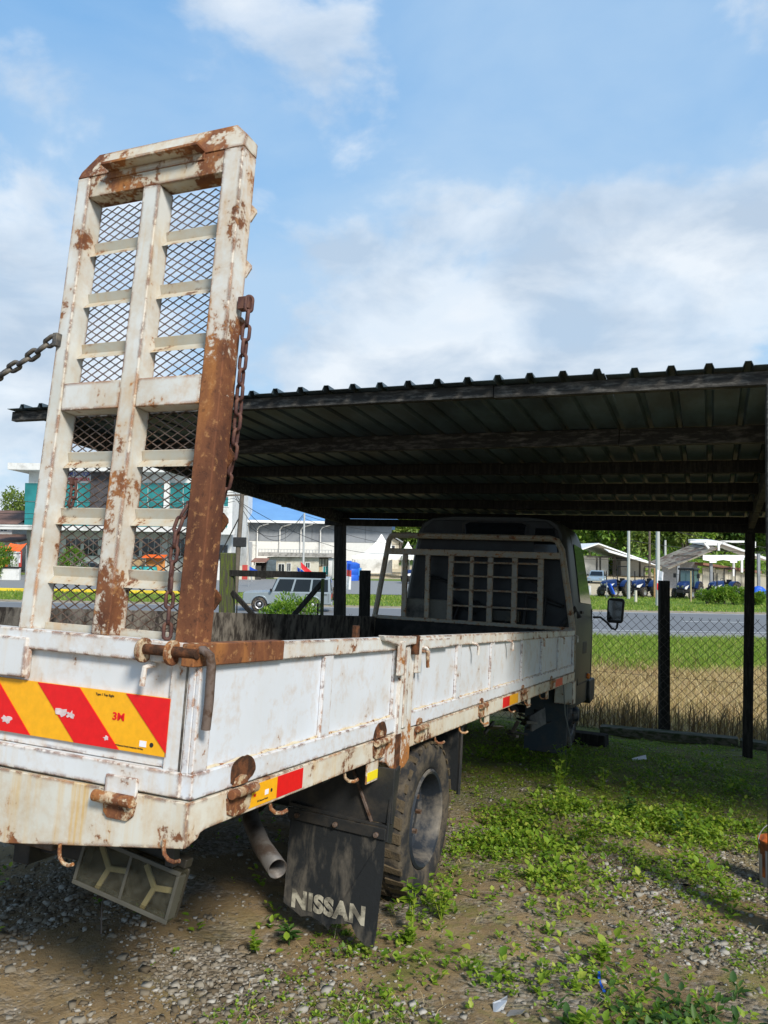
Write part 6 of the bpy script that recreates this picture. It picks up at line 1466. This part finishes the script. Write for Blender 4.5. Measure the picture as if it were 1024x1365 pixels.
# --- poles, wires, flags
def pole(name, label, px, py0, py1, d, r0, r1, mat, lean=(0, 0), cat='pole', grp=None):
    a = P(px, py1, d); o = thing(name, label, cat, (a.x, d, gz(a.x, d)), None, grp); t = P(px, py0, d)
    MB().tube([(0, 0, -.2), (lean[0] * .5, lean[1] * .5, (t.z - o.location.z) / 2), (lean[0], lean[1], t.z - o.location.z)], [r0, (r0 + r1) / 2, r1], 10).build('shaft', mat, o, smooth=True); return o
pole('street_pole', 'grey round pole between the first two tractors of the row', 838, 640, 797, 62, .13, .10, POLEM)
pole('street_pole', 'thick grey pole with a flag tied on it near the road', 877, 640, 808, 54, .16, .12, POLEM)
pole('wooden_pole', 'thin brown wooden pole rising before the wooded hill', 866, 690, 765, 96, .16, .12, OLDPOLE)
pole('short_pole', 'thin pale green pole right of the flag pole', 887, 720, 770, 92, .14, .12, POLEM)
up_ = pole('utility_pole', 'leaning wooden utility pole beside the rusted ramp beam', 313, 654, 800, 56, .20, .15, OLDPOLE, (.35, 0))
b = MB(); b.box(-.2, .7, -.22, .22, 3.6, 4.3); b.build('transformer', TRBLACK, up_, (0, 0, 0), .05); b = MB(); b.beam((-.9, .0, 7.3), (1.2, 0, 7.4), .1, .12); b.build('crossarm', OLDPOLE, up_)
MB().beam((.2, 0, 5.8), (-2.4, -.5, .2), .09, .09).build('stay', DARKW, up_)
lp = pole('street_pole', 'slim grey pole with curved wires in front of the guard house', 404, 684, 772, 80, .12, .09, POLEM)
pole('thin_pole', 'thin pale leaning flag pole in front of the sheet fence', 336, 690, 775, 78, .07, .05, CHROME, (-.7, 0))
pole('thin_pole', 'bamboo stake standing before the closed-cabin tractor', 921, 761, 804, 60, .07, .05, plain('bamboo', (.42, .34, .2), .7))
pole('thin_pole', 'dark stake left of the rightmost tractor', 956, 764, 797, 64, .06, .05, TRBLACK)
pole('thin_pole', 'brown fence stake beside the second tractor', 872.5, 757, 797, 64, .09, .08, plain('tan_stake', (.36, .22, .10), .8))
pole('marker_post', 'short white marker post standing in the grass left of the first tractor', 786, 781, 795, 66, .14, .13, WHITEP)
pole('marker_post', 'short cream marker post between the two left tractors', 847.5, 787, 803, 58, .11, .10, CREAMW)
pole('red_pole', 'rusty red-brown pole beside the dark grey house', 480, 700, 748, 112, .3, .28, RUSTROOF)
def flag(label, px, py, w, h, d, cols, lean=.2, ph=0.0, name='flag', stick=True, tilt=0.0):
    a = P(px, py, d); g_ = gz(a.x, d); o = thing(name, label, 'flag', (a.x, d, g_), None, 'small flags along the road'); W = w * d / FPX; H = h * d / FPX; z1 = a.z - g_
    if stick: MB().cyl((0, 0, -.1), (0, 0, z1 + .1), .03, 6).build('stick', CHROME, o)
    n_ = 8; m_ = len(cols)
    for k, c in enumerate(cols):
        b = MB()
        for i in range(n_):
            q = []
            for ii_, kk in ((i, k), (i + 1, k), (i + 1, k + 1), (i, k + 1)):
                u = ii_ / n_; v = kk / m_; q.append((u * W * (1 - .1 * v) + .03 + v * H * tilt, .14 * math.sin(u * 5 + ph + v), z1 - v * H - u * W * lean))
            b.poly(q)
        s_ = b.build('cloth', c, o); mo = s_.modifiers.new('t', 'SOLIDIFY'); mo.thickness = .012
    return o
flag('small blue flag drooping before the sheet fence', 332, 755, 11, 5, 70, [FLAGBLUE], .45, 1)
flag('red flag tilted down beside the guard house wall', 400.5, 749, 15, 8, 70, [FLAGRED], .85, 2, tilt=.1)
flag('blue flag hanging just left of the red one', 396, 756, 13, 5, 70.5, [FLAGBLUE], .6, .4)
flag('pink and white banner hanging before the blue water tank', 462, 751, 6.5, 34, 60, [FLAGBLUE, REDS, FLAGWHITE, FLAGWHITE], .1, .7)
flag('blue flag hanging limp against the leftmost tractor', 809, 778, 5, 14, 62, [FLAGBLUE, FLAGBLUE], -.1, 1.5, tilt=.5)
flag('white flag with red hem tied to the thick grey pole', 876, 759, 7, 27, 53.4, [FLAGWHITE, FLAGWHITE, FLAGRED], .5, .2, stick=False)
def wire(label, pts, sag, r=.02):
    a, b = Vector(pts[0]), Vector(pts[1]); m = MB(); m.tube([a.lerp(b, k / 14) - Vector((0, 0, sag * 4 * (k / 14) * (1 - k / 14))) for k in range(15)], r, 5)
    tag(m.build('power_line', BLACKW), label, 'cable', 'overhead wires')
WL = ['topmost of the four wires in the left sky', 'second wire from the top in the left sky', 'third wire from the top in the left sky', 'lowest of the four wires in the left sky', 'upper wire sagging between the leaning pole and the slim grey pole', 'lower wire sagging between the leaning pole and the slim grey pole', 'upper wire running right from the slim grey pole over the tents', 'lower wire running right from the slim grey pole over the tents', 'long wire from the leaning pole across the warehouse wall', 'short wire leading left from the slim grey pole towards the yard', 'highest wire before the wooded hill left of the first grey pole', 'wire slanting down to the right from the first grey pole', 'wire crossing just above the white shed and open shed', 'lowest wire running right from the first grey pole']
for i, (a, b, s_) in enumerate((((-60, 664, 56), (313, 656, 56), .5), ((-60, 682, 56), (313, 660, 56), .6), ((-60, 690, 57), (313, 664, 56), .6), ((-60, 699, 57), (313, 668, 56), .8),
                              ((313, 657, 56), (404, 686, 80), 2.2), ((313, 660, 56), (404, 688, 80), 2.9), ((404, 686, 80), (620, 706, 100), 1.2), ((404, 690, 80), (620, 720, 96), 1.6), ((313, 665, 56), (560, 730, 90), 2.0),
                              ((404, 686, 80), (330, 700, 60), 1.5), ((640, 700, 62), (838, 690, 62), .8), ((838, 690, 62), (1100, 735, 60), .6), ((700, 742, 92), (1100, 730, 92), .8), ((838, 720, 62), (1100, 733, 62), .5))):
    wire(WL[i], (P(*a), P(*b)), s_, .018 if i < 4 else .022)
# --- blue tarp heap, hedge, bushes
p = P(1011, 790, 70); o = MB(); bm = bmesh.new(); bmesh.ops.create_icosphere(bm, subdivisions=3, radius=1)
for v in bm.verts:
    k = 1 + .35 * (float(fbm(v.co.x * 2 + 5, v.co.y * 2 + v.co.z * 2, 91, 3)) - .5); v.co = Vector((v.co.x * .75 * k, v.co.y * .6 * k, max(-.2, v.co.z * .75 * k)))
me = bpy.data.meshes.new('tarp_heap'); bm.to_mesh(me); bm.free(); me.materials.append(DEEPBLUE); o = link(bpy.data.objects.new('tarp_heap', me)); o.location = (p.x, 70, gz(p.x, 70) + .1); tag(o, 'heap covered with a bright blue tarpaulin at the right edge', 'tarpaulin')
def foliage(name, label, cat, loc, rx, ry, h, n, L, mat, trunk=None, broad=.5, group=None, lumps=7, trunk_mat=OLDPOLE, up=.3, blow=0):
    """a bush or tree: leaves clumped round several lobes spread in its volume"""
    o = thing(name, label, cat, loc, None, group); z0 = trunk or 0
    cs = np.stack([rng.uniform(-.62, .62, lumps) * rx, rng.uniform(-.62, .62, lumps) * ry, z0 + rng.uniform(.22, .80, lumps) * (h - z0)], 1)
    rs_ = rng.uniform(.28, .52, lumps)
    w = rs_ ** 2; idx = rng.choice(lumps, n, p=w / w.sum())
    dv = unit(rng.normal(size=(n, 3))); rr = rng.uniform(.55, 1.05, n) ** .7
    pos = cs[idx] + dv * (rr * rs_[idx])[:, None] * np.array([rx, ry, (h - z0) * .55])
    pos[:, 2] = np.maximum(pos[:, 2], .08 * h)
    d = unit(dv + rng.normal(size=(n, 3)) * .6 + np.array([0, 0, up])); ls = L * rng.uniform(.6, 1.3, n)
    V, F = leaf_arrays(pos, d, ls, ls * broad); np_obj('crown' if trunk else 'leaves', V, F, mat, o)
    b = MB()
    if trunk:
        tr = max(.06, h * .022); b.tube([(0, 0, -.3), (.05 * rx, 0, z0), (.1 * rx, .05 * ry, (z0 + h) * .55)], [tr * 1.4, tr, tr * .5], 8)
        for c in cs[:6]: b.tube([(.05 * rx, 0, z0 * .9), tuple((np.array([.05 * rx, 0, z0]) + c) / 2 + np.array([0, 0, .2])), tuple(c)], [tr * .6, tr * .4, tr * .15], 6)
    else:
        for c in cs[:5]: b.tube([(0, 0, -.1), tuple(c * np.array([.4, .4, .6])), tuple(c)], [.03 * h ** .5, .02 * h ** .5, .008], 5)
    b.build('trunk' if trunk else 'stem', trunk_mat, o); return o
HEDGE = leafmat('hedge_leaf', [(.0, (.08, .17, .02)), (.5, (.17, .30, .04)), (1, (.32, .42, .07))], .4)
TREEA = leafmat('tree_leaf_bright', [(.0, (.10, .19, .03)), (.5, (.19, .31, .05)), (1, (.32, .43, .09))], .35)
TREEB = leafmat('tree_leaf_dark', [(.0, (.05, .105, .028)), (.5, (.10, .18, .045)), (1, (.17, .26, .07))], .3)
TREEC = leafmat('tree_leaf_olive', [(.0, (.12, .18, .045)), (.5, (.21, .28, .075)), (1, (.34, .40, .12))], .35)
for i, (px, w, hh) in enumerate(((943, 1.35, 1.5), (954, 1.2, 1.25), (966, 1.1, 1.7), (977, 1.2, 1.3), (990, 1.1, 1.35), (1004, 1.2, 1.15), (1016, 1.2, 1.0))):
    p = P(px, 803, 57); foliage('hedge_shrub', ['bright shrub at the left end of the roadside hedge', 'second shrub from the left end of the roadside hedge', 'tallest shrub in the middle of the roadside hedge', 'shrub in front of the rightmost tractor wheel', 'hedge shrub seen behind the carport post', 'hedge shrub just right of the carport post', 'shrub at the right end of the roadside hedge'][i], 'shrub', (p.x, 57, gz(p.x, 57)), w * .62, .8, hh, 900, .16, HEDGE, None, .5, 'shrubs of the roadside hedge', 6)
pb = P(402, 812, 34.4); foliage('roadside_bush', 'loose bright green bush in front of the silver off-road car', 'bush', (pb.x + .1, 32.2, gz(pb.x, 32.2)), 1.25, .9, 1.75, 2200, .17, HEDGE, None, .32, None, 8, up=.6)
pb = P(382, 812, 34); foliage('roadside_bush', 'lower bush at the foot of the yard gate', 'bush', (pb.x, 31.6, gz(pb.x, 31.6)), 1.0, .8, 1.0, 1200, .16, HEDGE, None, .32, None, 6, up=.6)
for i, (px, d, w, hh) in enumerate(((92, 70, 1.7, 3.0), (80, 72, 1.2, 2.3), (2, 76, 1.6, 3.2), (-12, 74, 1.5, 2.2))):
    p = P(px, 765, d); foliage('roadside_bush', ['round green bush in front of the office block left window', 'smaller green bush touching the left ramp beam', 'feathery green bush before the orange stall', 'low green bush at the left picture edge'][i], 'bush', (p.x, d, gz(p.x, d) + .2), w, 1.2, hh, 1400, .3, HEDGE, None, .3, 'bushes before the office block', 7, up=.4)
p = P(19, 760, 128); foliage('leafy_tree', 'pale green tree rising between the brown-roofed house and the office block', 'tree', (p.x, 128, gz(p.x, 128)), 4.0, 3.5, 12.5, 2600, .55, TREEC, 3.5, .5, None, 9)
p = P(-22, 760, 130); foliage('leafy_tree', 'tree behind the brown-roofed house at the left picture edge', 'tree', (p.x, 130, gz(p.x, 130)), 3.5, 3.5, 9.5, 2000, .55, TREEC, 3, .5, None, 8)
# wooded hill: individual trees in front, one far-off mass behind
kinds = [('bright leafy tree', TREEA), ('dark dense tree', TREEB), ('olive loose tree', TREEC)]
spots = []
for i in range(26):
    px = 770 + i * 11.5 + random.uniform(-5, 5); d = random.choice((128, 138, 150, 165)) + random.uniform(-4, 4); spots.append((px, d))
for i in range(12): spots.append((478 + i * 9 + random.uniform(-3, 3), random.uniform(150, 175)))
where = ['on the wooded hill beyond the white shed', 'on the wooded hill beyond the grey poles', 'on the wooded hill above the open shed', 'on the slope behind the grey houses and tents']
ORD = ['first', 'second', 'third', 'fourth', 'fifth', 'sixth', 'seventh', 'eighth', 'ninth']; cnt = {}
spots.sort()
for i, (px, d) in enumerate(spots):
    p = P(px, 760, d); kd = kinds[(i * 7 + i // 3) % 3]; zone = 3 if px < 700 else (0 if px < 835 else (1 if px < 900 else 2))
    key = (kd[0], zone); cnt[key] = cnt.get(key, -1) + 1
    foliage('hill_tree', ORD[cnt[key]] + ' ' + kd[0] + ' from the left ' + where[zone], 'tree', (p.x, d, gz(p.x, d)), random.uniform(2.8, 4.4), 3.2, random.uniform(8.5, 13), 1500, .75, kd[1], random.uniform(2.2, 3.6), .55, 'hill trees: ' + kd[0] + ' ' + where[zone], 9)
x = rng.uniform(-70, 210, 26000); y = rng.uniform(172, 300, 26000); k = ((x / y > .10) | ((x / y > -.06) & (x / y < .12))); x, y = x[k], y[k]
cz = fbm(x * .13, y * .13, 101, 3); hgt = 5 + 8 * cz; z = zg(x, y) + rng.uniform(.0, 1, len(x)) ** .6 * hgt
dv = unit(rng.normal(size=(len(x), 3)) + np.array([0, -.5, .5])); ls = rng.uniform(.9, 2.0, len(x))
V, F = leaf_arrays(np.stack([x, y, z], 1), dv, ls, ls * .6); tag(np_obj('far_wood', V, F, TREEB), 'far-off wood covering the hill top', 'wood', kind='stuff')
x = rng.uniform(8, 66, 7000); y = rng.uniform(112, 140, 7000); k = (x / y > .24); x, y = x[k], y[k]; cz = fbm(x * .35, y * .35, 103, 3); z = zg(x, y) + rng.random(len(x)) ** .8 * (1.2 + 4.5 * cz ** 2)
dv = unit(rng.normal(size=(len(x), 3)) + np.array([0, -.4, .6])); ls = rng.uniform(.4, .9, len(x)); V, F = leaf_arrays(np.stack([x, y, z], 1), dv, ls, ls * .6); tag(np_obj('undergrowth', V, F, TREEA), 'undergrowth at the foot of the wooded hill', 'undergrowth', kind='stuff')
